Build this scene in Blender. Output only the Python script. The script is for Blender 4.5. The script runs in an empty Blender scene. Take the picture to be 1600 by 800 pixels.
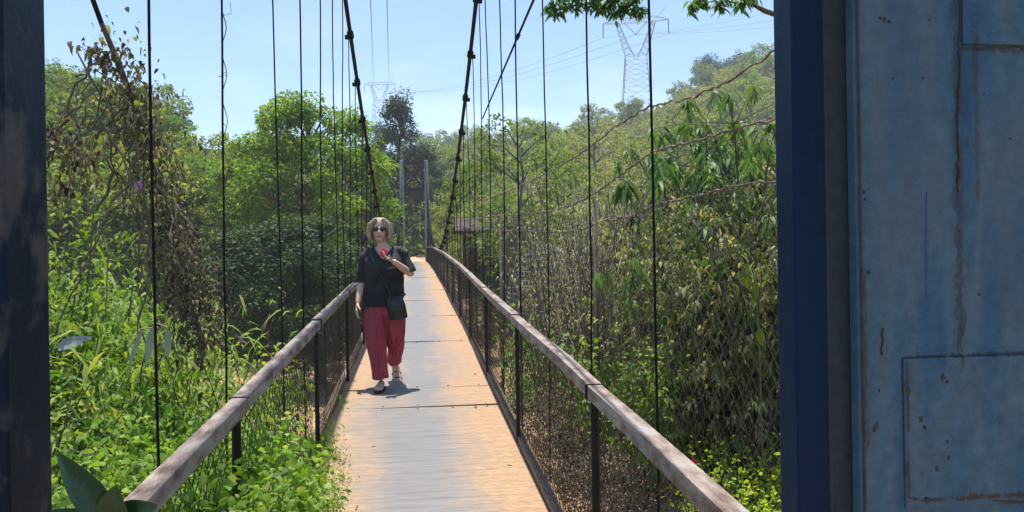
import bpy, math, random
import numpy as np
from mathutils import Vector, Matrix, noise as mnoise
R = math.radians
rnd = random.Random(7)
rng = np.random.default_rng(11)
scene = bpy.context.scene
col = scene.collection

# ------------------------------------------------------------------ camera
F = 1200.0                      # focal length in pixels of the 1600 px wide photograph
CAM = Vector((0, 0, 1.6))
YAW, ROLL = math.atan(151 / 1200), R(-0.9)
CM = Matrix.Rotation(-YAW, 3, 'Z') @ Matrix.Rotation(R(90), 3, 'X') @ Matrix.Rotation(ROLL, 3, 'Z')
cd = bpy.data.cameras.new('camera'); co = bpy.data.objects.new('camera', cd); col.objects.link(co)
co.matrix_world = Matrix.Translation(CAM) @ CM.to_4x4()
cd.sensor_width = 36; cd.lens = 27.0; cd.clip_start = 0.05; cd.clip_end = 6000
scene.camera = co

# ------------------------------------------------------------------ light
SUN = Vector((-0.02, 0.20, 1.0)).normalized()          # towards the sun
w = bpy.data.worlds.new('World'); scene.world = w; w.use_nodes = True
nt = w.node_tree; nt.nodes.clear()
out = nt.nodes.new('ShaderNodeOutputWorld'); bg = nt.nodes.new('ShaderNodeBackground')
sky = nt.nodes.new('ShaderNodeTexSky'); sky.sky_type = 'NISHITA'; sky.sun_disc = False
sky.sun_elevation = math.asin(SUN.z); sky.sun_rotation = math.atan2(SUN.x, SUN.y)
sky.altitude = 300; sky.air_density = 1.0; sky.dust_density = 0.25; sky.ozone_density = 2.2
bg.inputs['Strength'].default_value = 0.142
# a few thin clouds low over the hills
tc = nt.nodes.new('ShaderNodeTexCoord'); mp = nt.nodes.new('ShaderNodeMapping')
mp.inputs['Scale'].default_value = (1.0, 1.0, 3.2)
nz = nt.nodes.new('ShaderNodeTexNoise'); nz.inputs['Scale'].default_value = 4.5; nz.inputs['Detail'].default_value = 6
nt.links.new(tc.outputs['Generated'], mp.inputs['Vector']); nt.links.new(mp.outputs[0], nz.inputs['Vector'])
cr = nt.nodes.new('ShaderNodeValToRGB'); cr.color_ramp.elements[0].position = 0.55; cr.color_ramp.elements[1].position = 0.8
nt.links.new(nz.outputs['Fac'], cr.inputs['Fac'])
sp = nt.nodes.new('ShaderNodeSeparateXYZ'); nt.links.new(tc.outputs['Generated'], sp.inputs[0])
mr = nt.nodes.new('ShaderNodeMapRange'); mr.inputs['From Min'].default_value = 0.30; mr.inputs['From Max'].default_value = 0.12
mr.inputs['To Min'].default_value = 0.05; mr.inputs['To Max'].default_value = 0.6
nt.links.new(sp.outputs['Z'], mr.inputs['Value'])
mu = nt.nodes.new('ShaderNodeMath'); mu.operation = 'MULTIPLY'
nt.links.new(cr.outputs['Color'], mu.inputs[0]); nt.links.new(mr.outputs[0], mu.inputs[1])
mx = nt.nodes.new('ShaderNodeMixRGB'); mx.inputs['Color2'].default_value = (6.4, 6.8, 7.3, 1)
nt.links.new(mu.outputs[0], mx.inputs['Fac']); nt.links.new(sky.outputs[0], mx.inputs['Color1'])
nt.links.new(mx.outputs[0], bg.inputs['Color']); nt.links.new(bg.outputs[0], out.inputs['Surface'])

sd = bpy.data.lights.new('sun', 'SUN'); sd.energy = 5.0; sd.angle = R(0.6); sd.color = (1.0, 0.95, 0.87)
so = bpy.data.objects.new('sun', sd); col.objects.link(so)
so.rotation_euler = SUN.to_track_quat('Z', 'Y').to_euler()
scene.view_settings.view_transform = 'Standard'; scene.view_settings.look = 'None'
scene.view_settings.exposure = 0.62; scene.view_settings.gamma = 1.0
scene.render.engine = 'CYCLES'
scene.cycles.max_bounces = 7; scene.cycles.transparent_max_bounces = 12; scene.cycles.volume_bounces = 0; scene.cycles.sample_clamp_direct = 6; scene.cycles.sample_clamp_indirect = 3

# ------------------------------------------------------------------ helpers
def P(px, py, Y):
    """world point on the plane y = Y seen at pixel (px, py) of the 1600x800 photograph"""
    d = CM @ Vector(((px - 800) / F, (400 - py) / F, -1.0))
    return CAM + d * (Y / d.y)

def PX(px, py, X):
    """world point on the plane x = X seen at that pixel"""
    d = CM @ Vector(((px - 800) / F, (400 - py) / F, -1.0))
    return CAM + d * (X / d.x)

def sstep(a, b, x):
    t = np.clip((x - a) / (b - a), 0, 1); return t * t * (3 - 2 * t)

def tag(o, label=None, cat=None, group=None, kind=None):
    if label: o['label'] = label
    if cat: o['category'] = cat
    if group: o['group'] = group
    if kind: o['kind'] = kind
    return o

def empty(name, loc=(0, 0, 0), label=None, cat=None, group=None, rz=0.0):
    o = bpy.data.objects.new(name, None); col.objects.link(o); o.location = loc; o.rotation_euler = (0, 0, rz)
    o.empty_display_size = 0.2
    return tag(o, label, cat, group)

def obj(name, me, m=None, parent=None):
    o = bpy.data.objects.new(name, me); col.objects.link(o)
    if m: 
        me.materials.clear(); me.materials.append(m)
    if parent: o.parent = parent
    return o

def copy_tree(o, parent=None):
    c = o.copy(); col.objects.link(c)
    if parent: c.parent = parent
    for ch in list(o.children): copy_tree(ch, c)
    return c

def mesh_np(name, V, faces_flat, counts, attr=None, smooth=False):
    me = bpy.data.meshes.new(name)
    V = np.asarray(V, dtype=np.float32)
    me.vertices.add(len(V)); me.vertices.foreach_set('co', V.ravel())
    me.loops.add(len(faces_flat)); me.loops.foreach_set('vertex_index', np.asarray(faces_flat, dtype=np.int32))
    counts = np.asarray(counts, dtype=np.int32)
    starts = np.concatenate(([0], np.cumsum(counts)[:-1])).astype(np.int32)
    me.polygons.add(len(counts)); me.polygons.foreach_set('loop_start', starts); me.polygons.foreach_set('loop_total', counts)
    if smooth: me.polygons.foreach_set('use_smooth', np.ones(len(counts), dtype=bool))
    me.update(calc_edges=True)
    if attr is not None:
        a = me.attributes.new('v', 'FLOAT', 'POINT'); a.data.foreach_set('value', np.asarray(attr, dtype=np.float32))
    return me

class MB:
    def __init__(s): s.v = []; s.f = []
    def box(s, c, size, rot=None):
        c = Vector(c); n = len(s.v); h = [x / 2 for x in size]
        for dz in (-1, 1):
            for dx, dy in ((-1, -1), (1, -1), (1, 1), (-1, 1)):
                p = Vector((dx * h[0], dy * h[1], dz * h[2]))
                if rot is not None: p = rot @ p
                s.v.append(c + p)
        for q in ((3, 2, 1, 0), (4, 5, 6, 7), (0, 1, 5, 4), (1, 2, 6, 5), (2, 3, 7, 6), (3, 0, 4, 7)):
            s.f.append([n + i for i in q])
        return s
    def bar(s, a, b, wx, wz, up=(0, 0, 1)):
        """rectangular bar from a to b, wx sideways, wz along up"""
        a, b = Vector(a), Vector(b); d = (b - a); L = d.length; d.normalize()
        side = d.cross(Vector(up))
        if side.length < 1e-4: side = Vector((1, 0, 0))
        side.normalize(); u = side.cross(d)
        rot = Matrix((side, d, u)).transposed()
        return s.box((a + b) / 2, (wx, L, wz), rot)
    def tube(s, pts, r, n=6, caps=True):
        pts = [Vector(p) for p in pts]
        rs = r if isinstance(r, (list, tuple)) else [r] * len(pts)
        base = len(s.v); prev = None
        for i, p in enumerate(pts):
            t = (pts[min(i + 1, len(pts) - 1)] - pts[max(i - 1, 0)])
            if t.length < 1e-9: t = Vector((0, 0, 1))
            t.normalize()
            if prev is None:
                a = Vector((1, 0, 0)) if abs(t.x) < 0.8 else Vector((0, 1, 0))
                u = (a - t * a.dot(t)).normalized()
            else:
                u = (prev - t * prev.dot(t)).normalized()
            prev = u; v = t.cross(u)
            for k in range(n):
                an = 2 * math.pi * k / n
                s.v.append(p + (u * math.cos(an) + v * math.sin(an)) * rs[i])
        for i in range(len(pts) - 1):
            for k in range(n):
                a = base + i * n + k; b = base + i * n + (k + 1) % n
                s.f.append([a, b, b + n, a + n])
        if caps:
            s.f.append([base + k for k in range(n)][::-1])
            e = base + (len(pts) - 1) * n
            s.f.append([e + k for k in range(n)])
        return s
    def loft(s, rings, n=20, caps=True, fold=None):
        """rings: (center, rx, ry[, xaxis, yaxis]) closed elliptical loft"""
        base = len(s.v)
        for i, rg in enumerate(rings):
            c = Vector(rg[0]); ux = Vector(rg[3]) if len(rg) > 3 else Vector((1, 0, 0)); uy = Vector(rg[4]) if len(rg) > 3 else Vector((0, 1, 0))
            for k in range(n):
                an = 2 * math.pi * k / n
                g = 1.0 if fold is None else fold(i, an)
                s.v.append(c + ux * (rg[1] * g * math.cos(an)) + uy * (rg[2] * g * math.sin(an)))
        for i in range(len(rings) - 1):
            for k in range(n):
                a = base + i * n + k; b = base + i * n + (k + 1) % n
                s.f.append([a, b, b + n, a + n])
        if caps:
            s.f.append([base + k for k in range(n)][::-1])
            e = base + (len(rings) - 1) * n
            s.f.append([e + k for k in range(n)])
        return s
    def ell(s, c, r, n=16, m=10, rot=None):
        c = Vector(c); base = len(s.v)
        for i in range(m + 1):
            th = math.pi * i / m
            for k in range(n):
                ph = 2 * math.pi * k / n
                p = Vector((r[0] * math.sin(th) * math.cos(ph), r[1] * math.sin(th) * math.sin(ph), r[2] * math.cos(th)))
                if rot is not None: p = rot @ p
                s.v.append(c + p)
        for i in range(m):
            for k in range(n):
                a = base + i * n + k; b = base + i * n + (k + 1) % n
                s.f.append([a, a + n, b + n, b])
        return s
    def mesh(s, name, smooth=False):
        me = bpy.data.meshes.new(name); me.from_pydata([tuple(p) for p in s.v], [], s.f)
        if smooth:
            me.polygons.foreach_set('use_smooth', [True] * len(me.polygons))
        me.update(); return me
    def build(s, name, m, parent=None, smooth=False, bevel=0.0):
        o = obj(name, s.mesh(name, smooth), m, parent)
        if bevel:
            b = o.modifiers.new('bevel', 'BEVEL'); b.width = bevel; b.segments = 2; b.limit_method = 'ANGLE'
        return o

# ------------------------------------------------------------------ materials
def newmat(name):
    m = bpy.data.materials.new(name); m.use_nodes = True
    n = m.node_tree; n.nodes.clear()
    o = n.nodes.new('ShaderNodeOutputMaterial'); b = n.nodes.new('ShaderNodeBsdfPrincipled')
    n.links.new(b.outputs[0], o.inputs['Surface'])
    return m, n, b, o

def c4(c): return (c[0], c[1], c[2], 1)

def noisemat(name, cols, scale=4, rough=0.7, stretch=(1, 1, 1), bump=0.0, bscale=None, metal=0.0, detail=6, pos=None, spec=0.5):
    m, n, b, o = newmat(name)
    tc = n.nodes.new('ShaderNodeTexCoord'); mp = n.nodes.new('ShaderNodeMapping'); mp.inputs['Scale'].default_value = stretch
    n.links.new(tc.outputs['Object'], mp.inputs['Vector'])
    nz = n.nodes.new('ShaderNodeTexNoise'); nz.inputs['Scale'].default_value = scale; nz.inputs['Detail'].default_value = detail
    nz.inputs['Roughness'].default_value = 0.62
    n.links.new(mp.outputs[0], nz.inputs['Vector'])
    r = n.nodes.new('ShaderNodeValToRGB'); els = r.color_ramp.elements
    pos = pos or [0.3 + 0.4 * i / (len(cols) - 1) for i in range(len(cols))]
    els[0].position = pos[0]; els[0].color = c4(cols[0]); els[1].position = pos[-1]; els[1].color = c4(cols[-1])
    for i in range(1, len(cols) - 1):
        e = els.new(pos[i]); e.color = c4(cols[i])
    n.links.new(nz.outputs['Fac'], r.inputs['Fac']); n.links.new(r.outputs[0], b.inputs['Base Color'])
    b.inputs['Roughness'].default_value = rough; b.inputs['Metallic'].default_value = metal
    b.inputs['Specular IOR Level'].default_value = spec
    if bump:
        bz = n.nodes.new('ShaderNodeTexNoise'); bz.inputs['Scale'].default_value = bscale or scale * 4; bz.inputs['Detail'].default_value = 5
        n.links.new(mp.outputs[0], bz.inputs['Vector'])
        bp = n.nodes.new('ShaderNodeBump'); bp.inputs['Strength'].default_value = bump; bp.inputs['Distance'].default_value = 0.02
        n.links.new(bz.outputs['Fac'], bp.inputs['Height']); n.links.new(bp.outputs[0], b.inputs['Normal'])
    return m

def leafmat(name, cols, trans=0.35, rough=0.58, spec=0.25, var=0.35):
    m, n, b, o = newmat(name)
    at = n.nodes.new('ShaderNodeAttribute'); at.attribute_name = 'v'
    oi = n.nodes.new('ShaderNodeObjectInfo')
    r = n.nodes.new('ShaderNodeValToRGB'); els = r.color_ramp.elements
    els[0].position = 0.0; els[0].color = c4(cols[0]); els[1].position = 1.0; els[1].color = c4(cols[-1])
    for i in range(1, len(cols) - 1):
        e = els.new(i / (len(cols) - 1)); e.color = c4(cols[i])
    n.links.new(at.outputs['Fac'], r.inputs['Fac'])
    hs = n.nodes.new('ShaderNodeHueSaturation')
    mv = n.nodes.new('ShaderNodeMapRange'); mv.inputs['To Min'].default_value = 1 - var; mv.inputs['To Max'].default_value = 1 + var
    n.links.new(oi.outputs['Random'], mv.inputs['Value']); n.links.new(mv.outputs[0], hs.inputs['Value'])
    mh = n.nodes.new('ShaderNodeMapRange'); mh.inputs['To Min'].default_value = 0.485; mh.inputs['To Max'].default_value = 0.515
    mulr = n.nodes.new('ShaderNodeMath'); mulr.operation = 'FRACT'; ml2 = n.nodes.new('ShaderNodeMath'); ml2.operation = 'MULTIPLY'; ml2.inputs[1].default_value = 7.3
    n.links.new(oi.outputs['Random'], ml2.inputs[0]); n.links.new(ml2.outputs[0], mulr.inputs[0]); n.links.new(mulr.outputs[0], mh.inputs['Value'])
    n.links.new(mh.outputs[0], hs.inputs['Hue'])
    n.links.new(r.outputs[0], hs.inputs['Color']); n.links.new(hs.outputs[0], b.inputs['Base Color'])
    b.inputs['Roughness'].default_value = rough; b.inputs['Specular IOR Level'].default_value = spec
    t = n.nodes.new('ShaderNodeBsdfTranslucent')
    br = n.nodes.new('ShaderNodeMixRGB'); br.blend_type = 'MULTIPLY'; br.inputs['Fac'].default_value = 1.0; br.inputs['Color2'].default_value = (1.5, 1.45, 0.6, 1)
    n.links.new(hs.outputs[0], br.inputs['Color1']); n.links.new(br.outputs[0], t.inputs['Color'])
    mx = n.nodes.new('ShaderNodeMixShader'); mx.inputs['Fac'].default_value = trans
    n.links.new(b.outputs[0], mx.inputs[1]); n.links.new(t.outputs[0], mx.inputs[2]); n.links.new(mx.outputs[0], o.inputs['Surface'])
    return m

M = {}
M['rail'] = noisemat('weathered_rail', [(0.05, 0.035, 0.028), (0.17, 0.12, 0.095), (0.27, 0.215, 0.18), (0.34, 0.29, 0.25), (0.17, 0.26, 0.28)], 6.0, 0.8, (3, 1.0, 3), 0.15, 30, pos=[0.30, 0.42, 0.52, 0.62, 0.70], detail=10, spec=0.3)
M['black_iron'] = noisemat('black_iron', [(0.012, 0.010, 0.010), (0.035, 0.022, 0.018)], 12, 0.6)
M['cable'] = noisemat('dark_cable', [(0.008, 0.008, 0.010), (0.018, 0.015, 0.017)], 20, 0.85, spec=0.15)
M['mesh'] = noisemat('rusty_mesh', [(0.05, 0.035, 0.025), (0.16, 0.12, 0.09)], 6, 0.6, metal=0.3)
M['mesh2'] = noisemat('galvanised_mesh', [(0.06, 0.045, 0.035), (0.24, 0.20, 0.17)], 5, 0.6, metal=0.2)
M['kerb'] = noisemat('kerb_wood', [(0.13, 0.08, 0.05), (0.30, 0.20, 0.13)], 5, 0.8, (6, 1, 6), 0.3)
M['concrete'] = noisemat('tower_concrete', [(0.26, 0.27, 0.27), (0.44, 0.44, 0.42)], 2, 0.85, (1, 1, .3), 0.2)
M['rusty'] = noisemat('rust_wire', [(0.10, 0.06, 0.045), (0.26, 0.20, 0.16)], 12, 0.8)
M['bark'] = noisemat('bark', [(0.05, 0.04, 0.03), (0.14, 0.11, 0.085)], 6, 0.9, (1, 1, .3), 0.4)
M['palebark'] = noisemat('pale_bark', [(0.14, 0.11, 0.08), (0.30, 0.25, 0.19)], 6, 0.9, (1, 1, .3), 0.3)
M['greenstem'] = noisemat('green_stem', [(0.05, 0.09, 0.02), (0.14, 0.17, 0.05)], 8, 0.7)
M['galv'] = noisemat('grey_steel', [(0.12, 0.13, 0.14), (0.20, 0.21, 0.22)], 1, 0.6)

G1 = leafmat('leaf_bright', [(0.03, 0.065, 0.010), (0.09, 0.19, 0.02), (0.18, 0.31, 0.035), (0.34, 0.42, 0.12)], 0.42)
G2 = leafmat('leaf_bamboo', [(0.05, 0.10, 0.018), (0.10, 0.20, 0.03), (0.20, 0.29, 0.05), (0.30, 0.32, 0.09)], 0.4)
G3 = leafmat('leaf_tree', [(0.06, 0.11, 0.012), (0.13, 0.22, 0.02), (0.25, 0.34, 0.035)], 0.48)
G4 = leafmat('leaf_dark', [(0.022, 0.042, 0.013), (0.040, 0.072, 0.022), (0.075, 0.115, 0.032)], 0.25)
G5 = leafmat('leaf_hill', [(0.08, 0.12, 0.018), (0.17, 0.22, 0.035), (0.28, 0.32, 0.06)], 0.42)
G6 = leafmat('leaf_dry', [(0.03, 0.022, 0.018), (0.075, 0.056, 0.044), (0.18, 0.145, 0.115), (0.075, 0.08, 0.035)], 0.2, 0.7)
G7 = leafmat('leaf_olive', [(0.05, 0.09, 0.015), (0.11, 0.17, 0.03), (0.19, 0.19, 0.09), (0.40, 0.36, 0.26), (0.24, 0.34, 0.05)], 0.45, 0.5, 0.35)  # the pale tone paints highlights onto some of the leaves
G8 = leafmat('leaf_lime', [(0.16, 0.24, 0.02), (0.32, 0.42, 0.03), (0.48, 0.54, 0.06)], 0.5)
G9 = leafmat('leaf_droop', [(0.035, 0.08, 0.02), (0.075, 0.15, 0.035), (0.15, 0.23, 0.06)], 0.4, 0.5, 0.35)
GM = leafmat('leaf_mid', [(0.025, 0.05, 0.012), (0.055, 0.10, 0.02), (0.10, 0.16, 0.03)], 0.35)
GP = leafmat('leaf_straw', [(0.10, 0.09, 0.05), (0.22, 0.19, 0.13), (0.42, 0.37, 0.28), (0.16, 0.24, 0.05)], 0.35, 0.7)
M['twig'] = noisemat('grey_twig', [(0.12, 0.095, 0.075), (0.27, 0.23, 0.19)], 8, 0.9)
GD = leafmat('leaf_scrub', [(0.08, 0.11, 0.02), (0.21, 0.21, 0.055), (0.16, 0.23, 0.035), (0.34, 0.29, 0.14)], 0.38)

# ------------------------------------------------------------------ terrain
def vnoise(x, y, s, seed=0.0):
    """cheap smooth value noise made from sines"""
    a = np.sin(x / s * 1.7 + seed) * np.cos(y / s * 1.3 - seed * 1.7) + 0.6 * np.sin((x + y) / s * 2.3 + 1.3 + seed) + 0.4 * np.cos((x * 0.7 - y) / s * 3.9 + seed * 2.1)
    return a / 2.0

def H(x, y):
    x = np.asarray(x, float); y = np.asarray(y, float)
    r = np.hypot(x, y); az = np.degrees(np.arctan2(x, y))
    near = np.where(x < 0, -0.75, -0.15) - 0.12
    z = near * (1 - sstep(-1.5, 2.5, -y)) 
    z = np.where(y < -1, -0.12, z)
    # river gully
    start = np.where(x < 0, 6.0, 8.0) + 1.0 * np.sin(x * 0.4)
    g = sstep(0, 1, (y - start) / 10.0)
    z = z * (1 - g) + (-3.6) * g
    fb = sstep(38, 51.5, y + 0.10 * np.abs(x) + 1.5 * np.sin(x * 0.15))
    z = z * (1 - fb) + 1.22 * fb
    z += 0.35 * vnoise(x, y, 4.0) * sstep(4, 12, np.abs(x)) + 0.15 * vnoise(x, y, 1.3, 2) * sstep(1.5, 3, np.abs(x))
    # hill on the left of the far bank
    z += 12.5 * sstep(3, 27, -x - 0.06 * (y - 50)) * sstep(36, 66, y) * (1 + 0.10 * vnoise(x, y, 11, 1))
    # big hill behind
    ridge = np.interp(az, [-60, -25, -8, 0, 5, 10, 13, 17, 20, 23, 26, 40, 70], [8, 9, 16, 29, 31, 31, 34, 38, 43, 48, 50, 54, 50])
    z += (ridge - 1.5) * sstep(62, 225, r) * (1 - 0.6 * sstep(240, 420, r)) * (1 + 0.05 * vnoise(x, y, 26, 3)) * sstep(20, 60, y)
    z += 1.6 * vnoise(x, y, 17, 5) * sstep(65, 110, r)
    # side banks (behind the near plants)
    z += 5.0 * sstep(9, 26, np.abs(x)) * (1 - sstep(30, 42, y)) * sstep(-2, 12, y)
    # level strip for the path
    pth = (1 - sstep(0.9, 2.2, np.abs(x))) * sstep(50.5, 52, y) * (1 - sstep(60, 70, y))
    z = z * (1 - pth) + (1.26 + 0.02 * (y - 52)) * pth
    return z

def Hs(x, y): return float(H(x, y))

def build_ground():
    u = np.linspace(-1, 1, 281); xs = 900 * np.sinh(u * 5.2) / np.sinh(5.2)
    v = np.linspace(0, 1, 330); ys = -60 + 0 * v
    ys = np.concatenate((np.linspace(-500, -12, 14), np.linspace(-9, 70, 190), 70 + (1000 - 70) * np.linspace(0.004, 1, 110) ** 1.8))
    X, Y = np.meshgrid(xs, ys); Z = H(X, Y)
    V = np.stack([X, Y, Z], -1).reshape(-1, 3)
    ny, nx = X.shape
    idx = np.arange(nx * ny).reshape(ny, nx)
    q = np.stack([idx[:-1, :-1], idx[:-1, 1:], idx[1:, 1:], idx[1:, :-1]], -1).reshape(-1, 4)
    me = mesh_np('ground', V, q.ravel(), np.full(len(q), 4), smooth=True)
    m, n, b, o = newmat('ground_mat')
    geo = n.nodes.new('ShaderNodeNewGeometry'); se = n.nodes.new('ShaderNodeSeparateXYZ'); n.links.new(geo.outputs['Position'], se.inputs[0])
    n1 = n.nodes.new('ShaderNodeTexNoise'); n1.inputs['Scale'].default_value = 0.35; n1.inputs['Detail'].default_value = 9
    n.links.new(geo.outputs['Position'], n1.inputs['Vector'])
    n2 = n.nodes.new('ShaderNodeTexNoise'); n2.inputs['Scale'].default_value = 3.0; n2.inputs['Detail'].default_value = 8
    n.links.new(geo.outputs['Position'], n2.inputs['Vector'])
    sand = n.nodes.new('ShaderNodeValToRGB'); sand.color_ramp.elements[0].color = (0.26, 0.14, 0.075, 1); sand.color_ramp.elements[1].color = (0.52, 0.33, 0.19, 1)
    sand.color_ramp.elements[0].position = 0.3; sand.color_ramp.elements[1].position = 0.7
    n.links.new(n2.outputs['Fac'], sand.inputs['Fac'])
    grs = n.nodes.new('ShaderNodeValToRGB'); grs.color_ramp.elements[0].color = (0.045, 0.06, 0.02, 1); grs.color_ramp.elements[1].color = (0.15, 0.15, 0.06, 1)
    n.links.new(n2.outputs['Fac'], grs.inputs['Fac'])
    # sand in the gully and near the path
    mr = n.nodes.new('ShaderNodeMapRange'); mr.inputs['From Min'].default_value = -0.9; mr.inputs['From Max'].default_value = -1.8
    n.links.new(se.outputs['Z'], mr.inputs['Value'])
    ax = n.nodes.new('ShaderNodeMath'); ax.operation = 'ABSOLUTE'; n.links.new(se.outputs['X'], ax.inputs[0])
    mp_ = n.nodes.new('ShaderNodeMapRange'); mp_.inputs['From Min'].default_value = 6.0; mp_.inputs['From Max'].default_value = 2.0
    n.links.new(ax.outputs[0], mp_.inputs['Value'])
    my = n.nodes.new('ShaderNodeMapRange'); my.inputs['From Min'].default_value = 85; my.inputs['From Max'].default_value = 62
    n.links.new(se.outputs['Y'], my.inputs['Value'])
    pm = n.nodes.new('ShaderNodeMath'); pm.operation = 'MULTIPLY'; n.links.new(mp_.outputs[0], pm.inputs[0]); n.links.new(my.outputs[0], pm.inputs[1])
    mm = n.nodes.new('ShaderNodeMath'); mm.operation = 'MAXIMUM'; n.links.new(mr.outputs[0], mm.inputs[0]); n.links.new(pm.outputs[0], mm.inputs[1])
    ad = n.nodes.new('ShaderNodeMath'); ad.operation = 'ADD'; n.links.new(mm.outputs[0], ad.inputs[0])
    sb = n.nodes.new('ShaderNodeMapRange'); sb.inputs['From Min'].default_value = 0.35; sb.inputs['From Max'].default_value = 0.65; sb.inputs['To Min'].default_value = -0.45; sb.inputs['To Max'].default_value = 0.45
    n.links.new(n1.outputs['Fac'], sb.inputs['Value']); n.links.new(sb.outputs[0], ad.inputs[1]); ad.use_clamp = True
    mx = n.nodes.new('ShaderNodeMixRGB'); n.links.new(ad.outputs[0], mx.inputs['Fac']); n.links.new(grs.outputs[0], mx.inputs['Color1']); n.links.new(sand.outputs[0], mx.inputs['Color2'])
    n.links.new(mx.outputs[0], b.inputs['Base Color']); b.inputs['Roughness'].default_value = 0.95
    bp = n.nodes.new('ShaderNodeBump'); bp.inputs['Strength'].default_value = 0.6; bp.inputs['Distance'].default_value = 0.15
    n.links.new(n2.outputs['Fac'], bp.inputs['Height']); n.links.new(bp.outputs[0], b.inputs['Normal'])
    tag(obj('ground', me, m), kind='structure')
build_ground()

# sandy path climbing away from the far end of the bridge
def build_path():
    mb = MB(); N = 26
    for i in range(N):
        y = 51.6 + i * 0.9; xc = 0.0 + 0.10 * math.sin(i * 0.25) - 0.0012 * i * i; hw = 0.85 + 0.12 * math.sin(i * 1.3)
        for k in range(5):
            x = xc + hw * (k - 2) / 2
            mb.v.append(Vector((x, y, Hs(x, y) + 0.03)))
    for i in range(N - 1):
        for k in range(4):
            a = i * 5 + k; mb.f.append([a, a + 1, a + 6, a + 5])
    tag(mb.build('path', noisemat('sandy_path', [(0.36, 0.22, 0.12), (0.58, 0.40, 0.25)], 1.5, 0.95, bump=0.4), smooth=True), kind='structure')
build_path()

# ------------------------------------------------------------------ the bridge
def dz(y):
    return float(np.interp(y, ZT_Y, ZT_Z))
_ky = np.array([-6, 0, 6, 12, 15, 19, 24, 30, 38, 46, 53.0]); _kz = np.array([-0.27, 0, 0.27, 0.53, 0.645, 0.775, 0.92, 1.06, 1.20, 1.29, 1.33])
ZT_Y = np.linspace(-5, 53, 400); _z = np.interp(ZT_Y, _ky, _kz)
ZT_Z = np.convolve(np.pad(_z, 12, mode='edge'), np.ones(25) / 25, mode='valid')
ZT_Z = np.where((ZT_Y < -3) | (ZT_Y > 51), _z, ZT_Z)
Y_END = 52.0
def cz(y):      # main cable height
    return 1.85 + 0.0108 * (25 - y) ** 2 if y < 25 else 1.85 + (8.05 - 1.85) * ((y - 25) / (Y_END - 25)) ** 2
def cx(y):      # slight spread of the cables towards the towers
    return 0.775

bridge = empty('suspension_footbridge', (0, 0, 0), 'long narrow suspension footbridge with dusty steel deck, mesh railings and black cables', 'footbridge')

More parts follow.
